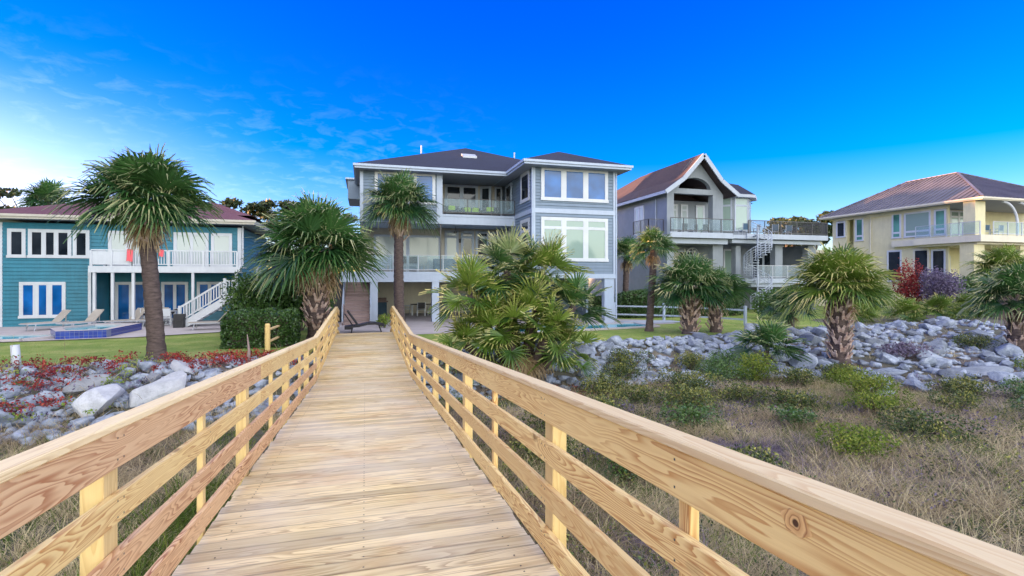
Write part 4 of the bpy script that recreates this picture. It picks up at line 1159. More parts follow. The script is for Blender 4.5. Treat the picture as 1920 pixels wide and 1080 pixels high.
palm((15.6, 20.2), 1.75, 1.8, .24, .25, 38, 7, 'short palm right behind the wheel of its bushier neighbour, above the rocks', boots=40, skirt=4, e0=-.5, group='short palms at the top of the rocks')
palm((16.9, 14.9), 2.05, 2.35, .30, .33, 52, 8, 'round-headed palm with thick booted trunk rooted among the rocks', boots=74, skirt=4, e0=-.55, yellow=True)
palm((25.2, 14.2), 1.55, 2.1, .28, .28, 44, 9, 'palm at the right edge of the view leaning over the rocks', boots=40, skirt=3, e0=-.6)
palm((33.6, 19.6), 2.9, 2.0, .26, .26, 40, 10, 'palm behind the right-edge palm in front of the yellow house balcony', boots=40, skirt=3, e0=-.6, yellow=True)
palm((20.3, 20.6), .95, 1.75, .16, .16, 26, 11, 'low dark palm on the lawn between the booted palms', skirt=2, e0=-.35, name='palmetto', cat='palmetto')
palm((13.9, 15.2), -.1, 1.6, .09, .09, 20, 12, 'small bright green palmetto growing out of the rocks', skirt=0, e0=.05, seg=24, name='palmetto', cat='palmetto', stiff=.3)
palm((-24.6, 50.0), 8.6, 2.6, .22, .2, 30, 13, 'palm head showing above the roof of the teal house', skirt=0, seg=20)
# the many-headed clump beside the boardwalk
ct = empty('palm_clump', (4.9, 15.9, gz(4.9, 15.9) - .1), 'dense many-headed palmetto clump leaning over the right rail of the boardwalk', 'palmetto clump')
rng = np.random.default_rng(77)
heads = [(-1.75, -.1, 2.0, 1.5, 22), (-.45, .2, 2.75, 1.65, 26), (.75, .1, 2.7, 1.65, 26), (-1.25, -.4, 1.0, 1.5, 20), (1.9, .2, 1.55, 1.5, 22), (0.1, -.6, 1.3, 1.55, 24), (1.15, -.9, .35, 1.35, 15), (-2.0, -.5, .5, 1.2, 13), (-.6, 1.0, 1.6, 1.5, 16), (-.8, -.9, .95, 1.3, 14), (.55, -1.0, .9, 1.3, 14)]
mt = MB(); bz = gz(4.9, 15.9)
for i, (hx_, hy_, hz_, R_, n_) in enumerate(heads):
    n_ = int(n_ * .86)
    V_, F_, T_ = fan_leaves(rng, R_, n_, -.35 if hz_ > 1.2 else -.6, 1.5, .15, .70, seg=24, stiff=.4, droop=.6)
    link('crown', np_mesh('crown', V_, F_, T_), M['palm' if i in (1, 4, 8) else 'palm_yellow'], ct, (hx_, hy_, hz_ - .12 - ct.location.z))
    mt.tube([(4.9 + hx_ * .15, 15.9 + hy_ * .2, bz - .1), (4.9 + hx_ * .55, 15.9 + hy_ * .6, (bz + hz_) / 2 - .1), (4.9 + hx_, 15.9 + hy_, hz_)], [.17, .14, .12], 10)
mt.build('trunk', M['bark'], ct, smooth=True)
V_, F_, T_ = fan_leaves(rng, 1.2, 26, -1.3, -.4, .2, .9, seg=20, droop=1.7)
link('dead_leaves', np_mesh('dead_leaves', V_, F_, T_), M['palm_dry'], ct, (0, -.1, .35 - ct.location.z))

# ------------------------------------------------------------------ leafy plants
def leaf_cloud(rng, blobs, per, size, tl=(0, 1), flat=0.0, shell=0.6):
    """small leaf quads through the volume of several uneven blobs"""
    Vs, Ts = [], []
    for (cx, cy, cz_, rx, ry, rz_) in blobs:
        n = int(per * (rx * ry * rz_) ** (2 / 3))
        u = rng.normal(size=(n, 3)); u /= np.linalg.norm(u, axis=1)[:, None]
        r = (shell + (1 - shell) * rng.random((n, 1))) * (1 + .22 * np.sin(u[:, :1] * 5 + cx) * np.cos(u[:, 1:2] * 6 + cy))
        P = np.array([cx, cy, cz_]) + u * r * np.array([rx, ry, rz_])
        a = rng.normal(size=(n, 3)) + u * .6; a /= np.linalg.norm(a, axis=1)[:, None]
        b = np.cross(a, rng.normal(size=(n, 3))); b /= np.linalg.norm(b, axis=1)[:, None]
        s1 = size * rng.uniform(.6, 1.4, (n, 1)); s2 = s1 * .5
        q = np.stack([P - a * s1, P - b * s2, P + a * s1, P + b * s2], 1)
        Vs.append(q); base = rng.uniform(tl[0], tl[1])
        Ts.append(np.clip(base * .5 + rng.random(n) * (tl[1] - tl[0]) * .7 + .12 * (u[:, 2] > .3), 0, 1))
    V_ = np.concatenate(Vs).reshape(-1, 3); n = len(V_) // 4
    return V_, np.arange(n * 4).reshape(n, 4), np.concatenate(Ts)

def shrub(name, label, cat, c, r, mat, seed, per=900, size=.05, nb=7, stems=True, group=None, tl=(0, 1), z=None):
    rng = np.random.default_rng(seed); cx, cy = c; bz = gz(cx, cy) if z is None else z
    t = empty(name, (cx, cy, bz), label, cat, group)
    bl = []
    for i in range(nb):
        a = rng.uniform(0, 2 * PI); q = rng.uniform(.1, .62)
        bl.append((math.cos(a) * r[0] * q, math.sin(a) * r[1] * q, r[2] * rng.uniform(.35, .72), r[0] * rng.uniform(.32, .5), r[1] * rng.uniform(.32, .5), r[2] * rng.uniform(.28, .42)))
    V_, F_, T_ = leaf_cloud(rng, bl, per, size, tl)
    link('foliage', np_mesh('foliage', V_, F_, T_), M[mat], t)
    if stems:
        mb = MB()
        for b in bl:
            mb.tube([(cx, cy, bz - .05), (cx + b[0] * .5, cy + b[1] * .5, bz + b[2] * .5), (cx + b[0], cy + b[1], bz + b[2])], [.03, .02, .01], 5)
        mb.build('stem', M['branch'], t)
    return t

def tree(label, c, H_, R_, seed, mat='tree_leaf', per=420, size=.22, group='trees behind the houses', flat=.45, nb=11, name='tree', z=0.0, trunk=.22, crown_from=.45, lo=.25):
    rng = np.random.default_rng(seed); cx, cy = c
    t = empty(name, (cx, cy, z), label, 'tree', group)
    bl = []
    for i in range(nb):
        a = i * 2.4 + rng.uniform(-.4, .4); q = rng.uniform(.15, .75) if i else 0
        bl.append((math.cos(a) * R_ * q, math.sin(a) * R_ * q, H_ * (crown_from + (1 - crown_from) * rng.uniform(lo, .88)), R_ * rng.uniform(.28, .45), R_ * rng.uniform(.28, .45), R_ * rng.uniform(.28, .45) * flat))
    V_, F_, T_ = leaf_cloud(rng, bl, per, size, (0, .8), shell=.35)
    link('crown', np_mesh('crown', V_, F_, T_), M[mat], t)
    mb = MB(); mb.tube([(cx, cy, z - .2), (cx + .1, cy, z + H_ * .3), (cx - .05, cy, z + H_ * .6), (cx, cy, z + H_ * .85)], [trunk * 1.3, trunk, trunk * .75, trunk * .3], 10)
    for b in bl[1:]:
        mb.tube([(cx, cy, z + H_ * crown_from * .8), (cx + b[0] * .5, cy + b[1] * .5, z + b[2] * .8), (cx + b[0], cy + b[1], z + b[2])], [trunk * .5, trunk * .3, trunk * .1], 6)
    mb.build('trunk', M['branch'], t, smooth=True)
    return t

tree('dark rounded tree at the left edge behind the teal house', (-34.5, 60), 9.6, 4.2, 21, size=.26, per=500)
tree('flat-topped sparse tree showing over the left end of the teal roof', (-30.2, 59), 12.2, 3.6, 22, size=.2, per=190, flat=.28, nb=9)
tree('thin flat-topped tree just left of the tall palm head', (-26.0, 58), 11.6, 2.4, 23, size=.2, per=190, flat=.28, nb=7)
for i, (x, y, h, r) in enumerate(((-12.2, 62, 11.4, 3.2), (-8.2, 61, 11.5, 3.0), (-3.6, 63, 10.9, 3.0))):
    tree(['dark tree rising behind the right slope of the teal roof', 'bushy dark tree between the teal roof and the broad palm', 'dark tree hidden behind the broad palm head'][i], (x, y), h, r, 31 + i, size=.22, per=420)
for i, (x, y, h, r) in enumerate(((70, 72, 13.6, 4.5), (76.5, 73, 14.8, 4.6), (82, 70, 16.0, 4.0), (88, 68, 15.5, 4.0))):
    tree(['dark round tree above the big terrace of the gabled house', 'tree between the terrace rail and the yellow house roof', 'tree touching the left end of the yellow house roof', 'tree mostly hidden behind the yellow house roof'][i], (x, y), h, r, 41 + i, size=.3, per=420)
# tall oaks added outside the left of the view to block the low sun
for i in range(28):
    y = -19 + (i % 18) * 4.4 + (2.2 if i > 17 else 0); x = -40 + 3 * math.sin(i * 2.1) - (9 if i > 17 else 0)
    tree('unseen oak added west of the teal house to block the sun', (x, y), 19.2 + 1.5 * math.sin(i * 1.7), 5.2, 60 + i, size=.55, per=420, group='unseen oaks added to block the low sun', nb=28, crown_from=0, flat=.8, lo=.03)

# clipped hedge and shrubs by the boardwalk end
def hedge(label, x0, x1, y0, y1, h, seed, mat='hedge', group=None, rot=0, name='hedge', size=.045, dens=900):
    rng = np.random.default_rng(seed); cx, cy = (x0 + x1) / 2, (y0 + y1) / 2; bz = gz(cx, cy)
    t = empty(name, (cx, cy, bz), label, 'hedge', group, rz=rot)
    wx, wy = (x1 - x0) / 2, (y1 - y0) / 2; area = 2 * (wx + wy) * 2 * h + 4 * wx * wy; n = int(dens * area)
    u = rng.uniform(-1, 1, (n, 3)); k = rng.integers(0, 5, n)
    pr = np.array([wy * h, wy * h, wx * h, wx * h, wx * wy * 1.0]); k = rng.choice(5, n, p=pr / pr.sum())
    for i_, (ax_, sg) in enumerate(((0, -1), (0, 1), (1, -1), (1, 1), (2, 1))): u[k == i_, ax_] = sg
    # rounded box
    p4 = (np.abs(u[:, 0]) ** 6 + np.abs(u[:, 1]) ** 6 + np.abs(np.maximum(u[:, 2], 0)) ** 6) ** (1 / 6); u = u / np.maximum(p4, 1)[:, None] * np.where(p4 > 1, 1, 1)[:, None]
    P = u * np.array([wx, wy, h / 2]) * (1 - .10 * rng.random((n, 1)) ** 1.0) + np.array([0, 0, h / 2]) + .05 * np.sin(u[:, [1, 2, 0]] * 9)
    a = rng.normal(size=(n, 3)); a /= np.linalg.norm(a, axis=1)[:, None]; b = np.cross(a, rng.normal(size=(n, 3))); b /= np.linalg.norm(b, axis=1)[:, None]
    s1 = size * rng.uniform(.7, 1.3, (n, 1)); q = np.stack([P - a * s1, P - b * s1 * .55, P + a * s1, P + b * s1 * .55], 1).reshape(-1, 3)
    link('foliage', np_mesh('foliage', q, np.arange(n * 4).reshape(n, 4), np.clip(rng.random(n) * .8 + .1 * (P[:, 2] > h * .9), 0, 1)), M[mat], t)
    mb = MB(); q_ = .82
    for i in range(7):
        x = x0 + (x1 - x0) * (i + .5) / 7; mb.tube([(x, cy, bz - .05), (x + .1, cy, bz + h * .5)], [.035, .02], 6)
    mb.build('stem', M['branch'], t)
    # dense inner twigs block the light as in a real hedge
    core = MB(); core.box(cx - wx * q_, cx + wx * q_, cy - wy * q_, cy + wy * q_, bz + .05, bz + h * .86)
    core.build('inner_twigs', M['branch'], t)
    return t
hedge('low clipped box hedge left of the boardwalk end', -4.95, -2.5, 20.0, 22.6, 1.32, 5)
shrub('shrub', 'large dark evergreen shrub behind the clipped hedge', 'shrub', (-4.6, 25.4), (2.0, 1.7, 2.75), 'hedge', 6, per=1500, size=.07, nb=12)
shrub('shrub', 'dark evergreen shrub between the broad palm trunk and the wooden stairs', 'shrub', (-2.9, 26.3), (1.7, 1.6, 2.7), 'hedge', 7, per=1300, size=.075, nb=10)
shrub('potted_plant', 'small yellow-green plant at the foot of the grey house stairs', 'plant', (.95, 26.6), (.55, .45, .75), 'lawn_blade', 8, per=1400, size=.06, nb=6, z=0.0)
hedge('long dark hedge behind the split-rail fence', 15.2, 24.6, 28.6, 30.0, 1.75, 9, size=.06, dens=520)
hedge('short dark hedge by the slim palm and the grey house', 13.9, 16.2, 30.6, 31.8, 1.3, 10, size=.06, dens=520)
shrub('shrub', 'dark shrub behind the low dark palm', 'shrub', (24.6, 25.6), (2.6, 1.6, 1.9), 'hedge', 11, per=900, size=.08, nb=9)
shrub('shrub', 'purple-grey shrub in front of the yellow house wall', 'shrub', (35.6, 24.2), (2.2, 1.6, 2.9), 'purple_leaf', 12, per=1000, size=.07, nb=9)
shrub('shrub', 'crimson-topped shrub beside the purple one', 'shrub', (34.6, 25.6), (1.3, 1.1, 3.6), 'red_leaf', 13, per=900, size=.07, nb=7)
shrub('shrub', 'dark green shrub under the yellow house windows', 'shrub', (38.6, 24.9), (2.4, 1.6, 2.7), 'hedge', 14, per=900, size=.08, nb=9)
shrub('shrub', 'tall dark shrub filling the gap left of the yellow house shrubs', 'shrub', (31.6, 26.2), (2.6, 1.8, 2.3), 'hedge', 15, per=900, size=.08, nb=9)
for i, (x, y, R_, lb) in enumerate(((29.0, 21.4, 1.5, 'fan palmetto at the lawn end of the rock bank'), (31.4, 21.2, 1.7, 'middle fan palmetto of the row before the purple shrub'), (34.2, 21.6, 1.6, 'fan palmetto right of the row before the purple shrub'), (26.8, 22.4, 1.3, 'smallest fan palmetto behind the round-headed palm'))):
    palm((x, y), gz(x, y) + .3, R_, .08, .08, 22, 80 + i, lb, group='palmettos along the yellow house garden', skirt=0, e0=.0, seg=22, yellow=True, name='palmetto', cat='palmetto', stiff=.2)

# ------------------------------------------------------------------ rock bank
def rock_mesh(seed, npts=17, sq=(1, .8, .62)):
    rng = np.random.default_rng(seed); bm = bmesh.new()
    P = rng.normal(size=(npts, 3)); P /= np.linalg.norm(P, axis=1)[:, None]; P *= rng.uniform(.82, 1.0, (npts, 1)) * np.array(sq)
    for p in P: bm.verts.new(p)
    bmesh.ops.convex_hull(bm, input=bm.verts)
    for v in [v for v in bm.verts if not v.link_faces]: bm.verts.remove(v)
    bmesh.ops.recalc_face_normals(bm, faces=bm.faces)
    bmesh.ops.bevel(bm, geom=list(bm.edges), offset=.055, segments=2, profile=.6, affect='EDGES')
    bmesh.ops.triangulate(bm, faces=bm.faces)
    bmesh.ops.subdivide_edges(bm, edges=[e for e in bm.edges if e.calc_length() > .25], cuts=1, use_grid_fill=True)
    for v in bm.verts:
        q = v.co * 3.1 + Vector((seed, 0, 0)); v.co += v.normal * (.028 * math.sin(q.x * 2.1) * math.cos(q.y * 2.7 + q.z))
    me = bpy.data.meshes.new('rock'); bm.to_mesh(me); bm.free()
    me.polygons.foreach_set('use_smooth', [True] * len(me.polygons)); me.materials.append(M['rock'])
    try: me.set_sharp_from_angle(angle=rad(28))
    except Exception: pass
    return me
RM = [rock_mesh(100 + i, 12 + i % 7, (1, .75 + .05 * (i % 4), .5 + .06 * (i % 3))) for i in range(14)]
def add_rock(x, y, s, rng, label, group, me=None, z=None, sc=None, rot=None, name='rock', cat='rock', mat=None):
    o = bpy.data.objects.new(name, me or RM[rng.integers(len(RM))]); COL.objects.link(o)
    sz = sc or (s, s * rng.uniform(.85, 1.1), s * rng.uniform(.8, 1.1))
    o.location = (x, y, (gz(x, y) + sz[2] * .22) if z is None else z); o.scale = sz
    o.rotation_euler = rot or (rng.normal(0, .25), rng.normal(0, .25), rng.uniform(0, 2 * PI))
    tag(o, label, cat, group); return o
rng = np.random.default_rng(9)
placed = []
def scatter(x0, x1, n, smin, smax, label, group, tmin=.02, tmax=1.0, avoid=1.55, tries=9000):
    c = 0
    for _ in range(tries):
        if c >= n: break
        x = rng.uniform(x0, x1); t = rng.uniform(tmin, tmax); y = float(yt(x) + (yb(x) - yt(x)) * t)
        if abs(x) < avoid: continue
        s = smin + (smax - smin) * rng.random() ** 2.2
        if any((x - a) ** 2 + (y - b) ** 2 < ((s + q) * .60) ** 2 for a, b, q in placed): continue
        placed.append((x, y, s)); add_rock(x, y, s, rng, label, group); c += 1
    return c
BL = []
for (x, y, s3, rz_, lb, zz_) in ((-4.9, 14.9, (.92, .72, .86), .5, 'largest white boulder against the left rail', None), (-6.05, 14.4, (.78, .62, .70), 1.4, 'white boulder with a pointed top left of the largest boulder', None),
        (-6.8, 15.5, (.58, .42, .42), .3, 'flat pale boulder lying behind the two white boulders', None), (-5.5, 15.9, (.30, .26, .24), .9, 'small round pale boulder above the white boulders', None), (-4.9, 16.3, (.62, .4, .36), 2.4, 'pale slab at the foot of the tall palm', None)):
    o = add_rock(x, y, 1, rng, lb, 'pale boulders left of the boardwalk', me=RM[int(abs(x) * 3) % 14].copy(), sc=s3, z=gz(x, y) + s3[2] * .38, rot=(.15, -.2, rz_), name='boulder', cat='boulder')
    o.data.materials.clear(); o.data.materials.append(M['boulder']); placed.append((x, y, s3[0] * .75))
for (x, y, s3, rz_, lb) in ((10.1, 13.7, (.75, .5, .42), -.5, 'long pale boulder at the foot of the rock bank behind the dune shrubs'), (14.2, 11.2, (.62, .5, .42), .4, 'white boulder half buried in the dune grass'), (19.9, 12.3, (1.35, .6, .42), -.45, 'longest slab of the rock bank, below the grass tuft'),
        (21.2, 10.4, (1.15, .62, .45), -.3, 'broad slab at the lower right end of the rock bank'), (19.6, 10.6, (.7, .5, .4), .2, 'smooth boulder beside the broad lower slab'), (16.6, 11.9, (.75, .55, .42), .8, 'pale boulder left of the longest slab'), (17.3, 13.4, (.95, .45, .35), -.6, 'long sloping boulder right of the round-headed palm')):
    o = add_rock(x, y, 1, rng, lb, 'large slabs of the right rock bank', sc=s3, rot=(.1, -.1, rz_), name='boulder', cat='boulder'); placed.append((x, y, s3[0] * .8))
nl = scatter(-16, -1.7, 92, .20, .46, 'blue-grey riprap rock in the bank left of the boardwalk', 'riprap rocks left of the boardwalk')
nr = scatter(2.0, 30, 200, .30, .74, 'grey riprap rock in the bank right of the boardwalk', 'riprap rocks right of the boardwalk')
# small rubble filling the gaps
def rubble(n):
    Vs, Fs, nv = [], [], 0
    base = []
    for k in range(6):
        r2_ = np.random.default_rng(500 + k); bm = bmesh.new()
        P = r2_.normal(size=(9, 3)); P /= np.linalg.norm(P, axis=1)[:, None]; P *= np.array((1, .8, .6))
        for p in P: bm.verts.new(p)
        bmesh.ops.convex_hull(bm, input=bm.verts); 
        for v in [v for v in bm.verts if not v.link_faces]: bm.verts.remove(v)
        bmesh.ops.triangulate(bm, faces=bm.faces); bm.verts.index_update()
        base.append((np.array([v.co[:] for v in bm.verts]), np.array([[v.index for v in f.verts] for f in bm.faces]))); bm.free()
    for i in range(n):
        x = rng.uniform(-17, 31); t = rng.uniform(-.01, 1.06); y = float(yt(x) + (yb(x) - yt(x)) * t)
        if any((x - a_) ** 2 + (y - b_) ** 2 < (q_ * .55) ** 2 for a_, b_, q_ in placed[:12]): continue
        s = rng.uniform(.09, .27); bv, bf = base[i % 6]
        a = rng.uniform(0, 2 * PI); ca, sa = math.cos(a), math.sin(a); R_ = np.array([[ca, -sa, 0], [sa, ca, 0], [0, 0, 1]])
        Vs.append((bv * s * rng.uniform(.7, 1.2, 3)) @ R_.T + np.array([x, y, gz(x, y) + s * .2])); Fs.append(bf + nv); nv += len(bv)
    o = link('rubble', np_mesh('rubble', np.concatenate(Vs), np.concatenate(Fs)), M['rock']); tag(o, 'small broken stones between the rocks', 'rubble', kind='stuff')
rubble(4200)

# ------------------------------------------------------------------ dune grass and creepers
def blades(rng, pts, per, L, spread, width, tints, lean=(0.25, 0.1), mat='dry_grass', name='dune_grass', label='', seg=3, droop=.6):
    """tufts of thin curved blades"""
    n = len(pts) * per
    c = np.repeat(pts, per, axis=0)
    a = rng.uniform(0, 2 * PI, n); q = rng.random(n) ** .7 * spread
    b = c + np.stack([np.cos(a) * q * .5, np.sin(a) * q * .5, np.zeros(n)], 1)
    ln = L * rng.uniform(.5, 1.25, n) * np.repeat(rng.uniform(.7, 1.2, len(pts)), per)
    out = rng.uniform(.15, 1.1, n)
    dr = np.stack([np.cos(a) * out + lean[0], np.sin(a) * out + lean[1], np.ones(n)], 1); dr /= np.linalg.norm(dr, axis=1)[:, None]
    hor = np.stack([np.cos(a) + lean[0] * 2, np.sin(a) + lean[1] * 2, np.zeros(n)], 1); hor /= np.linalg.norm(hor, axis=1)[:, None]
    wa = rng.uniform(0, 2 * PI, n); wv = np.stack([np.cos(wa), np.sin(wa), np.zeros(n)], 1)
    dp = droop * rng.uniform(.3, 1.3, n)
    rows = []
    for k in range(seg + 1):
        t = k / seg
        p = b + dr * (ln * t)[:, None] + (hor * .5 - np.array([0, 0, .8])) * (ln * dp * t ** 2.2)[:, None]
        w = width * (1 - t) ** .6 * .5 + .0004
        rows.append(p - wv * w); rows.append(p + wv * w)
    V_ = np.stack(rows, 1).reshape(-1, 3); m = 2 * (seg + 1)
    f = np.concatenate([np.array([[2 * k, 2 * k + 1, 2 * k + 3, 2 * k + 2]]) for k in range(seg)])
    F_ = (f[None] + (np.arange(n) * m)[:, None, None]).reshape(-1, 4)
    T_ = np.repeat(np.clip(np.repeat(tints, per) + rng.normal(0, .13, n), 0, 1), seg)
    o = link(name, np_mesh(name, V_, F_, T_), M[mat]); tag(o, label, 'grass', kind='stuff'); return o
rg = np.random.default_rng(3)
def pts_in(n, fx, fy, cond, zoff=-.02):
    x = rg.uniform(*fx, n); y = rg.uniform(*fy, n); ok = cond(x, y); x, y = x[ok], y[ok]
    return np.stack([x, y, ground(x, y) + zoff], 1)
off_walk = lambda x, y: (x > 1.22) | (x < -1.24)
patchy = lambda x, y: np.sin(x * .9 + 2 * np.sin(y * .7)) + np.sin(y * 1.3 + 1.4 * np.sin(x * .5)) + rg.normal(0, .5, len(x))
patch_t = lambda p: np.clip(.45 + .38 * np.sin(p[:, 0] * 1.25 + 1.7 * np.sin(p[:, 1] * .8)) * np.cos(p[:, 1] * 1.1 + .6 * p[:, 0]) + rg.normal(0, .16, len(p)), 0, 1)
bare = lambda x, y: (np.sin(x * 1.05 + 2.1 * np.sin(y * .55)) + np.cos(y * 1.5 + x * .45)) > -.95
near = pts_in(3600, (-4.5, 7.5), (.3, 7), off_walk)
blades(rg, near, 26, .44, .26, .0042, patch_t(near), name='dune_grass', label='fine dry tangled grass close below the boardwalk rails', droop=.9)
mid = pts_in(9500, (-13, 17), (5.5, 15.8), lambda x, y: off_walk(x, y) & bare(x, y) & (y < yb(x) + .5) & (x < 3 + y * 1.45))
blades(rg, mid, 20, .47, .34, .0075, patch_t(mid) * .95, name='dune_grass', label='dry purple-tan grass of the dune hollow', droop=.8)
far = pts_in(3600, (8, 27), (3, 12.5), lambda x, y: (y < yb(x) + .8) & (x > 4 + y * .6))
blades(rg, far, 18, .42, .4, .010, patch_t(far), name='dune_grass', label='dry grass at the right of the dune hollow', droop=.8)
li = pts_in(5200, (1.5, 22), (2.5, 15), lambda x, y: off_walk(x, y) & (y < yb(x) + .4) & (x < 3 + y * 1.5) & ((np.sin(x * .7 + 1.2 * np.sin(y * .9) + 2) + np.cos(y * 1.25 - x * .35)) > .1))
blades(rg, li, 22, .46, .34, .0065, patch_t(li), mat='lilac_grass', name='lilac_grass', label='lilac-grey feathery grass patches in the dune hollow', droop=.9, lean=(-.2, .05))
ta = pts_in(700, (5.5, 16), (2.6, 7.5), lambda x, y: x > 4 + y * .5)
blades(rg, ta, 22, .62, .4, .006, .5 + .5 * rg.random(len(ta)), name='dune_grass', label='taller pale straw tangle toward the right edge', droop=.7)
gr = pts_in(7000, (-13, 19), (1.5, 14.2), lambda x, y: off_walk(x, y) & (y < yb(x) + .6) & (patchy(x, y) > -.1))
blades(rg, gr, 20, .34, .3, .009, rg.random(len(gr)) * .8, mat='green_grass', name='green_grass', label='green tufts growing through the dry dune grass', droop=.5)
lg = pts_in(900, (-2.9, -1.3), (2.6, 9.5), lambda x, y: x < -1.26)
blades(rg, lg, 14, .50, .22, .012, rg.random(len(lg)) * .8, mat='green_grass', name='green_grass', label='long green blades beside the left posts', droop=.5)
# tufts among the rocks
ra = pts_in(1000, (-15, 28), (9, 20), lambda x, y: off_walk(x, y) & (y > yb(x)) & (y < yt(x) + .4))
blades(rg, ra, 16, .38, .25, .009, rg.random(len(ra)), name='dune_grass', label='loose dry tufts among the rocks', droop=.6)
lb_ = pts_in(9000, (-16, -1.5), (17.3, 25), lambda x, y: (y > yt(x) + .15))
blades(rg, lb_, 7, .06, .2, .010, rg.random(len(lb_)), mat='lawn_blade', name='lawn_grass', label='short lawn grass left of the boardwalk', seg=2, lean=(0, 0), droop=.2)
lb_ = pts_in(9000, (8, 34), (17.6, 27), lambda x, y: (y > yt(x) + .2))
blades(rg, lb_, 7, .06, .22, .011, rg.random(len(lb_)), mat='lawn_blade', name='lawn_grass', label='short lawn grass right of the grey house pool', seg=2, lean=(0, 0), droop=.2)
# red creeper over the left rocks
def creeper(name, label, mat, fx, fy, n, size, seed, kind='stuff', cond=None, zlift=.28):
    r3 = np.random.default_rng(seed)
    cen = np.stack([r3.uniform(*fx, n), r3.uniform(*fy, n)], 1)
    if cond is not None: cen = cen[cond(cen[:, 0], cen[:, 1])]
    bl = [(x, y, gz(x, y) + zlift * r3.uniform(.5, 1.2), r3.uniform(.14, .40), r3.uniform(.1, .25), r3.uniform(.05, .16)) for x, y in cen]
    V_, F_, T_ = leaf_cloud(r3, bl, 950, size * .72, (0, 1), shell=.3)
    o = link(name, np_mesh(name, V_, F_, T_), M[mat]); tag(o, label, 'creeper', kind=kind)
creeper('red_creeper', 'red-leaved creeper over the rocks left of the boardwalk', 'red_leaf', (-13, -6.3), (14.4, 17.5), 190, .05, 1)
creeper('red_creeper', 'strip of red creeper along the lawn edge by the left rail', 'red_leaf', (-5.6, -1.7), (16.2, 17.5), 110, .048, 2, zlift=.22)
creeper('red_creeper', 'few red creeper leaves among rocks under the palmetto clump', 'red_leaf', (3.0, 7.5), (13.4, 15.0), 30, .036, 3, zlift=.15)
creeper('green_creeper', 'green and yellow leaves mixed into the red creeper', 'lawn_blade', (-13.5, -5.8), (13.6, 17.4), 60, .045, 4)
creeper('purple_creeper', 'purple-stemmed low growth among the left rocks', 'purple_leaf', (-13, -5.5), (13.6, 17.2), 90, .045, 5, zlift=.16)
stp = pts_in(240, (-13.5, -1.7), (13.4, 17.4), lambda x, y: y > yb(x))
blades(rg, stp, 9, .75, .5, .012, .3 + .5 * rg.random(len(stp)), name='creeper_stems', label='long dry stems sprawling over the left rocks', droop=1.3)
# low shrubs in the dune hollow
shr = [(8.9, 15.0, .8, .6, .6, 'green bush breaking up the rocks right of the palm clump'), (11.2, 14.8, .7, .5, .6, 'straggly bush rooted between two grey rocks'), (12.6, 14.6, .9, .6, .55, 'olive bush on the rock bank left of the small palmetto'), (15.3, 13.6, .8, .6, .5, 'low bush against the booted palm in the rocks'), (22.8, 12.0, 1.0, .6, .5, 'brownish bush in the right part of the rock bank'), (24.6, 15.2, 1.0, .7, .5, 'dull green bush under the right-edge palm'),
       (3.3, 8.2, .7, .5, .45, 'dark green shrub pressing against the outside of the right rail'), (4.6, 7.0, .8, .6, .5, 'round dark shrub behind the middle of the right rail'), (6.2, 6.6, .8, .6, .45, 'green shrub below the tall thin stalk'), (8.8, 6.6, .9, .6, .5, 'dark shrub among the lilac grass'), (11.2, 7.0, 1.0, .7, .5, 'wide dark-green shrub at the right of the hollow'), (4.2, 9.6, .8, .6, .6, 'leafy shrub between clump and right rail'),
       (7.3, 9.2, .7, .5, .5, 'brownish shrub close behind the right rail'), (9.2, 12.2, 1.0, .7, .7, 'bluish-green shrub in the middle of the hollow edge'), (13.6, 10.2, .9, .6, .6, 'speckled shrub between small palmetto and white boulder'), (18.9, 8.2, 1.1, .7, .5, 'golden-green shrub at the far right of the hollow'), (7.0, 11.5, .8, .6, .55, 'olive shrub behind the brownish one by the rail'), (15.9, 8.3, .8, .6, .45, 'flat green shrub right of the half-buried boulder'), (10.9, 10.0, .7, .6, .5, 'twiggy shrub in front of the long pale boulder'), (12.4, 13.2, 1.0, .7, .8, 'tall speckled shrub touching the small palmetto'),
       (6.6, 12.4, .8, .6, .62, 'green shrub just right of the palmetto clump foot'), (8.0, 10.4, .9, .6, .6, 'dark green shrub in the hollow below the rocks'), (11.4, 13.3, .95, .7, .75, 'yellow-flecked shrub beside the small palmetto'),
       (12.9, 11.9, .8, .6, .6, 'low shrub below the small palmetto'), (15.0, 12.7, 1.0, .6, .62, 'yellow-green shrub left of the booted palm trunk'), (10.2, 11.0, .7, .6, .5, 'grey-green shrub between the pale boulders'),
       (16.4, 10.6, .9, .6, .6, 'flower-flecked shrub at the foot of the booted palm'), (17.9, 9.4, 1.2, .7, .5, 'broad olive shrub in front of the broad slab'), (5.6, 10.4, .6, .5, .45, 'small dark shrub close to the right rail'),
       (12.4, 8.9, .8, .6, .45, 'green cushion shrub in the middle of the hollow'), (14.5, 9.4, .6, .5, .45, 'olive shrub in front of the half-buried white boulder'), (8.2, 14.3, .7, .5, .5, 'brown-green shrub at the rock foot behind the hollow'), (9.6, 8.6, .6, .5, .35, 'small yellow-green cushion near the right rail')]
for i, (x, y, rx, ry, h, lb) in enumerate(shr):
    shrub('dune_shrub', lb, 'shrub', (x, y + (1.0 if x < 14 else 0)), (rx * 1.3, ry * 1.3, h * 1.25), ('shrub_leaf', 'shrub_leaf', 'hedge', 'shrub_leaf', 'green_grass')[i % 5], 200 + i, per=2000, size=.03, nb=10, group='low shrubs in the dune hollow', tl=(.1, 1))
shrub('grass_clump', 'brown brushy clump growing in the middle of the right rocks', 'shrub', (19.9, 14.6), (1.3, .8, .62), 'purple_leaf', 231, per=1300, size=.04, nb=8)
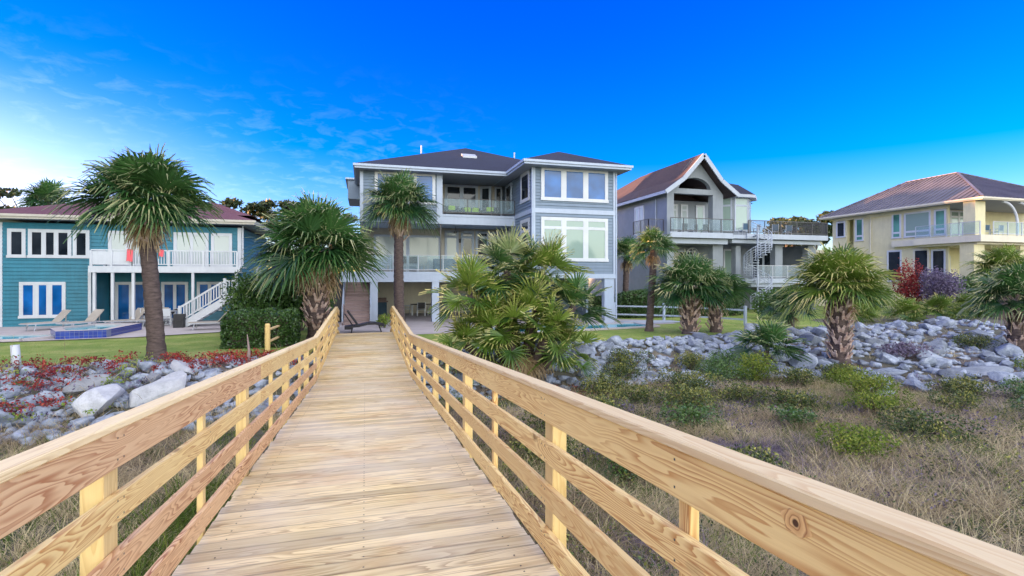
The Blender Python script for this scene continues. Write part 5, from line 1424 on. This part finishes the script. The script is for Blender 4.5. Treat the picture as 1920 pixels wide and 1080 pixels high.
# mixed low scrub filling the hollow
def scrub(name, label, mat, n, fx, fy, cond, rr, hh, size, seed, per=900):
    r3 = np.random.default_rng(seed); x = r3.uniform(*fx, n); y = r3.uniform(*fy, n); ok = cond(x, y); x, y = x[ok], y[ok]
    bl = [(a, b, gz(a, b) + h_ * .5, r_, r_ * r3.uniform(.7, 1.1), h_) for a, b, r_, h_ in zip(x, y, r3.uniform(*rr, len(x)), r3.uniform(*hh, len(x)))]
    V_, F_, T_ = leaf_cloud(r3, bl, per, size, (0, 1), shell=.3)
    o = link(name, np_mesh(name, V_, F_, T_), M[mat]); tag(o, label, 'scrub', kind='stuff')
inh = lambda x, y: (x > 2.2) & (y < yb(x) + 1.3) & (np.sin(x * .8 + 1.5 * np.sin(y * .6)) + np.sin(y * 1.1 + x * .3) > -.8)
scrub('low_scrub', 'dark olive low scrub through the dune hollow', 'shrub_leaf', 820, (2.0, 24), (3.2, 15.8), inh, (.2, .6), (.10, .30), .024, 21)
scrub('low_scrub', 'small green leafy ground cover between the dry grass', 'hedge', 300, (2.0, 20), (3.5, 13.5), inh, (.15, .4), (.05, .14), .022, 22)
scrub('low_scrub', 'purple-brown stems and twigs in the hollow', 'purple_leaf', 220, (3, 22), (5.5, 15), inh, (.2, .5), (.08, .25), .03, 23)
scrub('low_scrub', 'green ground cover left of the boardwalk', 'shrub_leaf', 70, (-11, -1.6), (7.5, 13.5), lambda x, y: x < -1.6, (.15, .4), (.05, .15), .024, 24)
# sea-oat stalks, red weeds, dry sprigs
def stalk(x, y, h, lean, seed, label, mat='dry_grass', head=True, name='sea_oat_stalk', r=.004, z=None):
    r4 = np.random.default_rng(seed); b = Vector((x, y, gz(x, y) if z is None else z)); mb = MB()
    pts = [b + Vector((lean[0] * t ** 1.7, lean[1] * t ** 1.7, h * t)) for t in np.linspace(0, 1, 8)]
    mb.tube(pts, [r * (1 - .6 * t) for t in np.linspace(0, 1, 8)], 5)
    o = mb.build(name, M[mat]); tag(o, label, 'grass stalk', 'tall dry stalks above the dune grass')
    if head:
        m2_ = MB()
        for k in range(14):
            p = pts[5].lerp(pts[7], k / 13); d = Vector((r4.normal(), r4.normal(), -.8)).normalized() * .035; s_ = Vector((-d.y, d.x, 0)).normalized() * .008
            m2_.face([p, p + d * .5 + s_, p + d, p + d * .5 - s_])
        m2_.build('seed_head', M[mat], o, recalc=False)
    return o
for i, (x, y, h, ln, lb) in enumerate(((2.2, 4.0, .95, (-.42, .1), 'arching sea oat leaning left over the right rail'), (2.9, 3.5, .72, (.08, 0), 'short upright stalk behind the right rail'), (6.2, 5.0, 1.25, (-.25, .2), 'tall thin stalk right of the middle of the hollow'), (7.2, 6.2, 1.3, (-.3, .2), 'tallest stalk in front of the rocks'),
        (8.3, 5.0, 1.4, (-.6, .2), 'long stalk bending left at the right edge'), (8.9, 5.2, 1.25, (.05, 0), 'straight stalk at the far right'), (5.0, 4.2, .8, (.25, 0), 'stalk bending right near the rail'), (-9.0, 16.6, 1.1, (.1, 0), 'yellow stalk among the red creeper'), (-7.9, 16.8, .95, (.02, 0), 'thin straw stalk by the lawn left of the tall palm'))):
    stalk(x, y, h, ln, 300 + i, lb)
def weed(x, y, h, seed, label, mat='red_leaf'):
    r4 = np.random.default_rng(seed); b = Vector((x, y, gz(x, y))); mb = MB(); mb.tube([b, b + Vector((.02, 0, h * .5)), b + Vector((.03, .01, h))], [.005, .004, .002], 5)
    o = mb.build('red_weed', M[mat]); tag(o, label, 'weed', 'red weeds in the dry grass'); m2_ = MB()
    for k in range(46):
        t = r4.uniform(.3, 1); p = b + Vector((.03 * t, 0, h * t)); a = r4.uniform(0, 2 * PI); d = Vector((math.cos(a), math.sin(a), .9)) * r4.uniform(.03, .07) * (1.3 - t); s_ = Vector((-d.y, d.x, 0)).normalized() * .006
        m2_.face([p, p + d * .5 + s_, p + d, p + d * .5 - s_], t=r4.random())
    m2_.build('leaf', M[mat], o, recalc=False)
for i, (x, y, h, lb) in enumerate(((4.0, 3.3, .42, 'small red weed in the grass behind the right rail'), (5.35, 3.0, .55, 'taller branching red weed at the right edge'), (4.4, 2.55, .3, 'red weed closest to the right rail'), (2.0, 2.6, .34, 'red weed seen under the right top rail'), (5.9, 3.7, .4, 'orange-red weed top far right'))):
    weed(x, y, h, 400 + i, lb)
m_ = MB(); m_.tube([(-9.45, 17.75, gz(-9.45, 17.75) - .2), (-9.5, 17.75, .62)], [.115, .10], 14); o = m_.build('mooring_post', M['white'], smooth=True); tag(o, 'pale round post standing at the lawn edge far left', 'post')
m_ = MB(); bx, by = -3.37, 16.9; bz = gz(bx, by)
m_.tube([(bx, by, bz - .1), (bx + .03, by, bz + .35), (bx - .02, by, bz + .85)], [.07, .04, .012], 7); m_.tube([(bx + .02, by, bz + .2), (bx - .12, by, bz - .05)], [.04, .03], 6); m_.tube([(bx + .02, by, bz + .2), (bx + .13, by, bz - .05)], [.04, .03], 6)
o = m_.build('driftwood', M['old_wood']); tag(o, 'pale driftwood stick standing by the left rail', 'driftwood')

# ------------------------------------------------------------------ patios and pools
patch('patio', [(-1.9, 22.5), (16.5, 24.6), (16.8, 26.6), (14.6, 28.5), (13.2, 43), (-1.9, 43)], .022, M['concrete'])
patch('patio', [(-20, 24.4), (-13.4, 24.4), (-9.4, 24.9), (-6.0, 26.4), (-4.3, 28.0), (-5.2, 44), (-20, 44)], .045, M['concrete'])
patch('path', [(13.9, 24.8), (17.3, 25.0), (17.3, 26.4), (14.0, 26.9)], .045, M['stucco_trim'])
def pool(name, pts, z, label_c):
    mb = MB(); mb.face([(x, y, z) for x, y in pts]); o = mb.build('pool_water', M['water'], recalc=False)
    if o.data.polygons[0].normal.z < 0: o.data.flip_normals()
    o['kind'] = 'structure'
    mb = MB(); n = len(pts)
    for i in range(n):
        a, b = pts[i], pts[(i + 1) % n]
        mb.beam((a[0], a[1], z + .01), (b[0], b[1], z + .01), .32, .07, t=.5)
    o = mb.build('pool_edge', M['concrete']); o['kind'] = 'structure'
pool('p', [(4.6, 21.6), (14.3, 23.0), (14.2, 25.1), (4.6, 24.6)], .052, '')
pool('p', [(-19.5, 24.5), (-13.0, 24.7), (-12.0, 26.3), (-19.5, 27.6)], .075, '')
sp_ = empty('spa', (-11, 27, 0), 'raised blue-tiled hot tub at the right end of the left pool', 'hot tub')
P = [(-12.0, 24.9), (-10.35, 25.15), (-10.3, 28.5), (-12.3, 28.9), (-13.0, 26.6)]
m_ = MB()
for i in range(5):
    a, b = P[i], P[(i + 1) % 5]; m_.poly([(a[0], a[1], 0), (b[0], b[1], 0), (b[0], b[1], .36), (a[0], a[1], .36)], [(0, 1, 2, 3)])
m_.build('tiled_wall', M['tile'], sp_, recalc=False)
cxm, cym = sum(p[0] for p in P) / 5, sum(p[1] for p in P) / 5
m_ = MB()
I = [(cxm + (p[0] - cxm) * .72, cym + (p[1] - cym) * .72) for p in P]
for i in range(5):
    j = (i + 1) % 5; m_.face([(P[i][0], P[i][1], .362), (P[j][0], P[j][1], .362), (I[j][0], I[j][1], .362), (I[i][0], I[i][1], .362)])
    m_.face([(I[i][0], I[i][1], .362), (I[j][0], I[j][1], .362), (I[j][0], I[j][1], .1), (I[i][0], I[i][1], .1)])
m_.build('coping', M['concrete'], sp_, recalc=False)
m_ = MB(); m_.face([(x, y, .29) for x, y in I]); o = m_.build('water', M['water'], sp_, recalc=False)

# ------------------------------------------------------------------ furniture
def put(t, x, y, z, rz): t.location = (x, y, z); t.rotation_euler = (0, 0, rz); return t
def copy_tree(o, parent=None):
    c = o.copy(); COL.objects.link(c)
    if parent is not None: c.parent = parent
    for ch in list(o.children): copy_tree(ch, c)
    return c
def lounger(label, group, m_f, m_s, x, y, z, rz, back=.62):
    t = empty('sun_lounger', (0, 0, 0), label, 'sun lounger', group)
    m_ = MB()
    for s_ in (-.33, .33):
        m_.beam((0, s_, .32), (1.95, s_, .32), .045, .045, t=.5)
    for xx in (.25, 1.7):
        for s_ in (-.33, .33): m_.beam((xx, s_, 0), (xx + .06, s_, .30), .04, .04, up=(0, 1, 0), t=.5)
    m_.beam((0, -.33, .32), (0, .33, .32), .045, .045, t=.5)
    m_.build('frame', M[m_f], t)
    m_ = MB(); m_.box(.02, 1.25, -.3, .3, .335, .365); m_.build('seat', M[m_s], t)
    m_ = MB(); m_.beam((1.25, 0, .35), (1.25 + .72 * math.cos(back * 1.4), 0, .35 + .72 * math.sin(back * 1.4)), .62, .04, up=(0, 0, 1), t=.5)
    m_.beam((1.55, -.2, .33), (1.25 + .5 * math.cos(back * 1.4), -.2, .33 + .5 * math.sin(back * 1.4)), .03, .03, t=.5)
    m_.build('backrest', M[m_s], t)
    return put(t, x, y, z, rz)
base_ = lounger('beige sling lounger farthest left on the teal house patio', 'beige loungers on the teal house patio', 'grey_metal', 'beige', -15.2, 29.0, .045, rad(52))
for i, (x, y, lb) in enumerate(((-13.7, 28.9, 'second beige lounger from the left by the pool'), (-12.1, 29.6, 'third beige lounger, beside the hot tub'), (-11.2, 29.9, 'beige lounger nearest the balcony post'))):
    c = copy_tree(base_); c['label'] = lb; put(c, x, y, .045, rad(58))
c = copy_tree(base_); c['label'] = 'beige lounger lying flat in front of the white stairs'; put(c, -8.1, 27.7, .045, rad(5))
# black wave lounger on the grey patio
t = empty('sun_lounger', (-.85, 24.6, .0), 'black wicker lounger with raised back at the end of the boardwalk', 'sun lounger')
m_ = MB(); prof = [(0.0, .40), (.35, .46), (.75, .46), (1.15, .36), (1.45, .30)]
X = lambda u: .85 - u
xs = [(-.75 + .02, .30), (-.3, .33), (.1, .42), (.45, .43), (.85, .33)]
for (a, b) in zip(xs[:-1], xs[1:]): m_.beam((-.0 + a[0], 24.6, a[1]), (b[0], 24.6, b[1]), .66, .10, t=.5)
m_.build('seat', M['black'], t)
m_ = MB()
m_.beam((-.33, 24.6, .36), (-.78, 24.6, 1.02), .64, .06, t=.5); m_.beam((-.55, 24.45, .36), (-.9, 24.45, .90), .10, .05, t=.5); m_.build('backrest', M['black'], t)
m_ = MB(); m_.beam((-.9, 24.6, .26), (-.55, 24.6, .26), .6, .16, t=.5)
for x in (-.55, .62):
    for yy in (24.32, 24.88): m_.beam((x, yy, .30), (x + (.10 if x > 0 else -.06), yy, .022), .06, .05, up=(0, 1, 0), t=.5)
m_.build('leg', M['black'], t)
def chair(label, group, x, y, z, rz, frame='white', seat='black', h=.92, cat='chair'):
    t = empty('patio_chair', (0, 0, 0), label, cat, group)
    m_ = MB()
    for sx in (-.25, .25):
        m_.beam((sx, -.24, 0), (sx, -.24, .64), .035, .035, up=(0, 1, 0), t=.5); m_.beam((sx, .24, 0), (sx, .30, h), .035, .035, up=(0, 1, 0), t=.5)
        m_.beam((sx, -.26, .645), (sx, .27, .66), .05, .03, t=.5)
    m_.beam((-.25, -.24, .42), (.25, -.24, .42), .03, .03, t=.5); m_.beam((-.25, .24, .42), (.25, .24, .42), .03, .03, t=.5)
    m_.build('frame', M[frame], t)
    m_ = MB(); m_.box(-.24, .24, -.23, .24, .425, .45); m_.build('seat', M[seat], t)
    m_ = MB(); m_.beam((0, .262, .50), (0, .298, h - .02), .46, .02, up=(0, 1, 0), t=.5)
    m_.build('backrest', M[seat], t)
    return put(t, x, y, z, rz)
PZ = .022
chair('black sling chair with its back to the sea at the patio table', 'chairs at the patio table', 3.55, 34.2, PZ, PI)
chair('black sling chair at the right end of the patio table', 'chairs at the patio table', 4.35, 34.3, PZ, PI + .3)
chair('white-framed chair standing left of the patio table', 'chairs at the patio table', 2.7, 34.9, PZ, rad(100), seat='white')
t = empty('patio_table', (3.75, 35.1, PZ), 'dark-topped patio table under the grey house deck', 'table')
m_ = MB(); m_.box(2.95, 4.6, 34.7, 35.5, .70 + PZ, .74 + PZ); m_.build('tabletop', M['black'], t)
for (x, y) in ((3.05, 34.8), (4.5, 34.8), (3.05, 35.4), (4.5, 35.4)):
    m_ = MB(); m_.box(x - .03, x + .03, y - .03, y + .03, PZ, .70 + PZ); m_.build('leg', M['white'], t)
# grill
t = empty('grill', (1.05, 36.2, PZ), 'blue-grey cabinet grill with tan cover by the deck column', 'grill')
m_ = MB(); m_.box(.68, 1.42, 35.9, 36.5, PZ, .88); m_.build('cabinet', M['navy_cushion'], t, bevel=.02)
m_ = MB(); m_.box(.60, 1.50, 35.85, 36.55, .882, .95); m_.tube([(.7, 36.2, 1.02), (1.4, 36.2, 1.02)], .16, 12); m_.build('lid', M['old_wood'], t)
# deck furniture (first floor of the grey house)
D1 = 2.852
for i, (x, y, r, f, s_, lb) in enumerate(((1.15, 30.2, PI, 'white', 'grey_metal', 'pale chair at the left end of the deck table'), (2.05, 30.1, PI, 'white', 'black', 'black-backed deck chair half hidden by the tallest palm'), (2.65, 30.1, PI, 'white', 'black', 'black-backed deck chair right of the tallest palm'),
        (3.3, 30.3, PI - .3, 'cream', 'cream', 'cream wooden chair at the right end of the deck table'))):
    chair(lb, 'chairs on the first-floor deck', x, y, D1, r, frame=f, seat=s_)
t = empty('dining_table', (2.3, 31.2, D1), 'pale dining table on the first-floor deck', 'table')
m_ = MB(); m_.box(1.2, 3.5, 30.8, 31.6, D1 + .72, D1 + .76); m_.build('tabletop', M['cream'], t)
for (x, y) in ((1.3, 30.9), (3.4, 30.9), (1.3, 31.5), (3.4, 31.5)):
    m_ = MB(); m_.box(x - .035, x + .035, y - .035, y + .035, D1, D1 + .72); m_.build('leg', M['cream'], t)
def sofa(name, label, group, x, y, z, w, mat, cush=None, rz=0, cat='sofa'):
    t = empty(name, (0, 0, 0), label, cat, group)
    m_ = MB(); m_.box(-w / 2, w / 2, -.38, .38, .10, .40)
    m_.build('base', M[mat], t, bevel=.02)
    m_ = MB(); m_.box(-w / 2 + .12, w / 2 - .12, -.36, .22, .402, .50); m_.build('seat_cushion', M[mat], t, bevel=.03)
    m_ = MB(); m_.box(-w / 2, w / 2, .225, .40, .402, .82); m_.build('backrest', M[mat], t, bevel=.03)
    m_ = MB()
    for s_ in (-1, 1): m_.box(s_ * w / 2 - (.12 if s_ > 0 else 0), s_ * w / 2 + (.12 if s_ < 0 else 0), -.38, .22, .402, .62)
    m_.build('armrest', M[mat], t, bevel=.02)
    if cush:
        for k in range(cush):
            m_ = MB(); cx_ = (k - (cush - 1) / 2) * .52; m_.box(cx_ - .22, cx_ + .22, .02, .16, .505, .82); m_.build('throw_pillow', M['lime'], t, bevel=.05)
    return put(t, x, y, z, rz)
sofa('sofa', 'blue-grey sofa behind the glass rail of the first-floor deck', None, 4.55, 30.4, D1, 1.3, 'navy_cushion')
BZ = 6.085
sofa('armchair', 'leftmost black balcony armchair with lime pillows', 'lime-pillowed seats on the upper balcony', 5.05, 30.7, BZ, 1.0, 'black', 1, .15, 'armchair')
sofa('sofa', 'black balcony settee with a wide lime pillow in the middle', 'lime-pillowed seats on the upper balcony', 6.35, 31.2, BZ, 1.25, 'black', 2, 0)
sofa('armchair', 'rightmost black balcony armchair with one lime pillow', 'lime-pillowed seats on the upper balcony', 7.4, 30.7, BZ, .95, 'black', 1, -.2, 'armchair')
t = empty('ceiling_fan', (5.3, 31.0, 5.3), 'dark ceiling fan under the upper balcony', 'ceiling fan')
m_ = MB(); m_.tube([(5.3, 31, 5.66), (5.3, 31, 5.36)], .02, 6); m_.tube([(5.3, 31, 5.38), (5.3, 31, 5.26)], .11, 12); m_.build('motor', M['dark_metal'], t)
for k in range(5):
    a = .3 + k * 2 * PI / 5; m_ = MB(); m_.beam((5.3 + .1 * math.cos(a), 31 + .1 * math.sin(a), 5.33), (5.3 + .68 * math.cos(a), 31 + .68 * math.sin(a), 5.33), .13, .012, t=.5); m_.build('blade', M['dark_metal'], t)
# teal house bits
t = empty('round_table', (-10.2, 31.3, .045), 'white round patio table under the teal house balcony', 'table')
m_ = MB(); m_.tube([(-10.2, 31.3, .74), (-10.2, 31.3, .78)], .52, 20); m_.build('tabletop', M['white'], t)
m_ = MB(); m_.tube([(-10.2, 31.3, .045), (-10.2, 31.3, .74)], .05, 8); m_.tube([(-10.2, 31.3, .045), (-10.2, 31.3, .09)], .25, 14); m_.build('pedestal', M['white'], t)
chair('white garden chair in front of the round table', 'white chairs at the round table', -9.95, 30.4, .045, PI + .2, seat='white')
chair('white garden chair left of the round table', 'white chairs at the round table', -10.95, 31.1, .045, rad(100), seat='white')
t = empty('hammock', (-11.0, 32.2, .045), 'dark hammock chair slung under the balcony behind the palm', 'hammock')
m_ = MB(); m_.tube([(-11.9, 32.4, .75), (-11.4, 32.4, .52), (-10.9, 32.4, .45), (-10.4, 32.4, .55), (-10.0, 32.4, .8)], [.03, .16, .2, .16, .03], 10); m_.build('sling', M['black'], t)
m_ = MB(); m_.beam((-11.9, 32.4, .05), (-11.9, 32.4, .8), .05, .05, up=(0, 1, 0), t=.5); m_.beam((-10.0, 32.4, .05), (-10.0, 32.4, .85), .05, .05, up=(0, 1, 0), t=.5); m_.build('stand', M['grey_metal'], t)
m_ = MB(); m_.box(-9.15, -8.7, 29.0, 29.4, .05, .72); m_.box(-9.1, -8.75, 28.98, 28.999, .35, .5)
o = m_.build('storage_bag', M['black'], bevel=.05); tag(o, 'black bag standing at the foot of the white stairs', 'bag')
def towel(x, y, z, w, h, lb):
    m_ = MB(); n = 6
    for i in range(n):
        for j in range(6):
            f = lambda a, b: (x + w * a / n, y - .03 - .02 * math.sin(a * 1.9) - .015 * b, z - h * b / 6 + .02 * math.sin(a))
            m_.face([f(i, j), f(i + 1, j), f(i + 1, j + 1), f(i, j + 1)])
        m_.face([(x + w * i / n, y - .05, z), (x + w * (i + 1) / n, y - .05, z), (x + w * (i + 1) / n, y + .06, z + .012), (x + w * i / n, y + .06, z + .012)])
    o = m_.build('towel', M['pink'], recalc=False, smooth=True); tag(o, lb, 'towel', 'towels on the teal house balcony rail')
towel(-11.62, 30.40, 3.985, .26, .62, 'pink towel hanging left of the palm trunk on the balcony rail')
towel(-10.2, 30.40, 3.985, .2, .36, 'smaller pink towel right of the palm trunk on the balcony rail')
# chairs on the gabled house terraces
for i, (x, y, z, lb) in enumerate(((22.6, 33.0, 5.56, 'dark chair on the arched balcony, left one'), (23.6, 33.2, 5.56, 'dark chair on the arched balcony, middle one'), (24.6, 33.1, 5.56, 'dark chair on the arched balcony, right one'),
        (28.2, 33.2, 5.76, 'first terrace chair right of the spiral stairs'), (29.6, 33.6, 5.76, 'second terrace chair right of the spiral stairs'), (31.0, 33.2, 5.76, 'terrace chair in the middle of the long rail'), (32.6, 33.5, 5.76, 'terrace chair near the far corner of the long rail'))):
    chair(lb, 'chairs on the gabled house terraces', x, y, z, PI + .4 * math.sin(i * 2), frame='grey_metal', seat='navy_cushion' if i > 2 else 'black', h=1.0)
for i, (x, y, lb) in enumerate(((42.6, 26.6, 'blue deck chair next to the yellow column'), (43.9, 26.8, 'blue deck chair in the middle of the yellow house balcony'), (45.2, 26.7, 'blue deck chair at the picture edge of the yellow house balcony'))):
    chair(lb, 'blue chairs on the yellow house balcony', x, y, 5.525, PI, frame='grey_metal', seat='navy_cushion')
# fences
f_ = empty('post_fence', (-3.0, 21.2, 0), 'short new yellow wood post-and-rail fence beside the clipped hedge', 'fence')
pp = [(-3.12, 18.6), (-2.98, 20.6), (-2.86, 22.6)]
for (x, y) in pp:
    m_ = MB(); m_.tube([(x, y, gz(x, y) - .2), (x, y, .95), (x, y, 1.0)], [.085, .085, .06], 12); m_.build('post', M['pine_yellow'], f_)
for (a, b) in zip(pp[:-1], pp[1:]):
    for hz in (.38, .78): m_ = MB(); m_.tube([(a[0], a[1], hz), (b[0], b[1], hz)], .045, 8); m_.build('rail', M['cap'], f_)
f_ = empty('split_rail_fence', (17, 24, 0), 'weathered two-rail fence in front of the long dark hedge', 'fence')
pp = [(14.6, 28.3), (16.9, 26.5), (18.6, 24.5), (19.3, 22.6)]
for (x, y) in pp:
    m_ = MB(); m_.beam((x, y, -.1), (x, y, 1.05), .12, .12, up=(0, 1, 0), t=.5); m_.build('post', M['grey_trim'], f_)
for (a, b) in zip(pp[:-1], pp[1:]):
    for hz in (.32, .82): m_ = MB(); m_.beam((a[0], a[1], hz), (b[0], b[1], hz), .05, .09, t=.5); m_.build('rail', M['grey_trim'], f_)
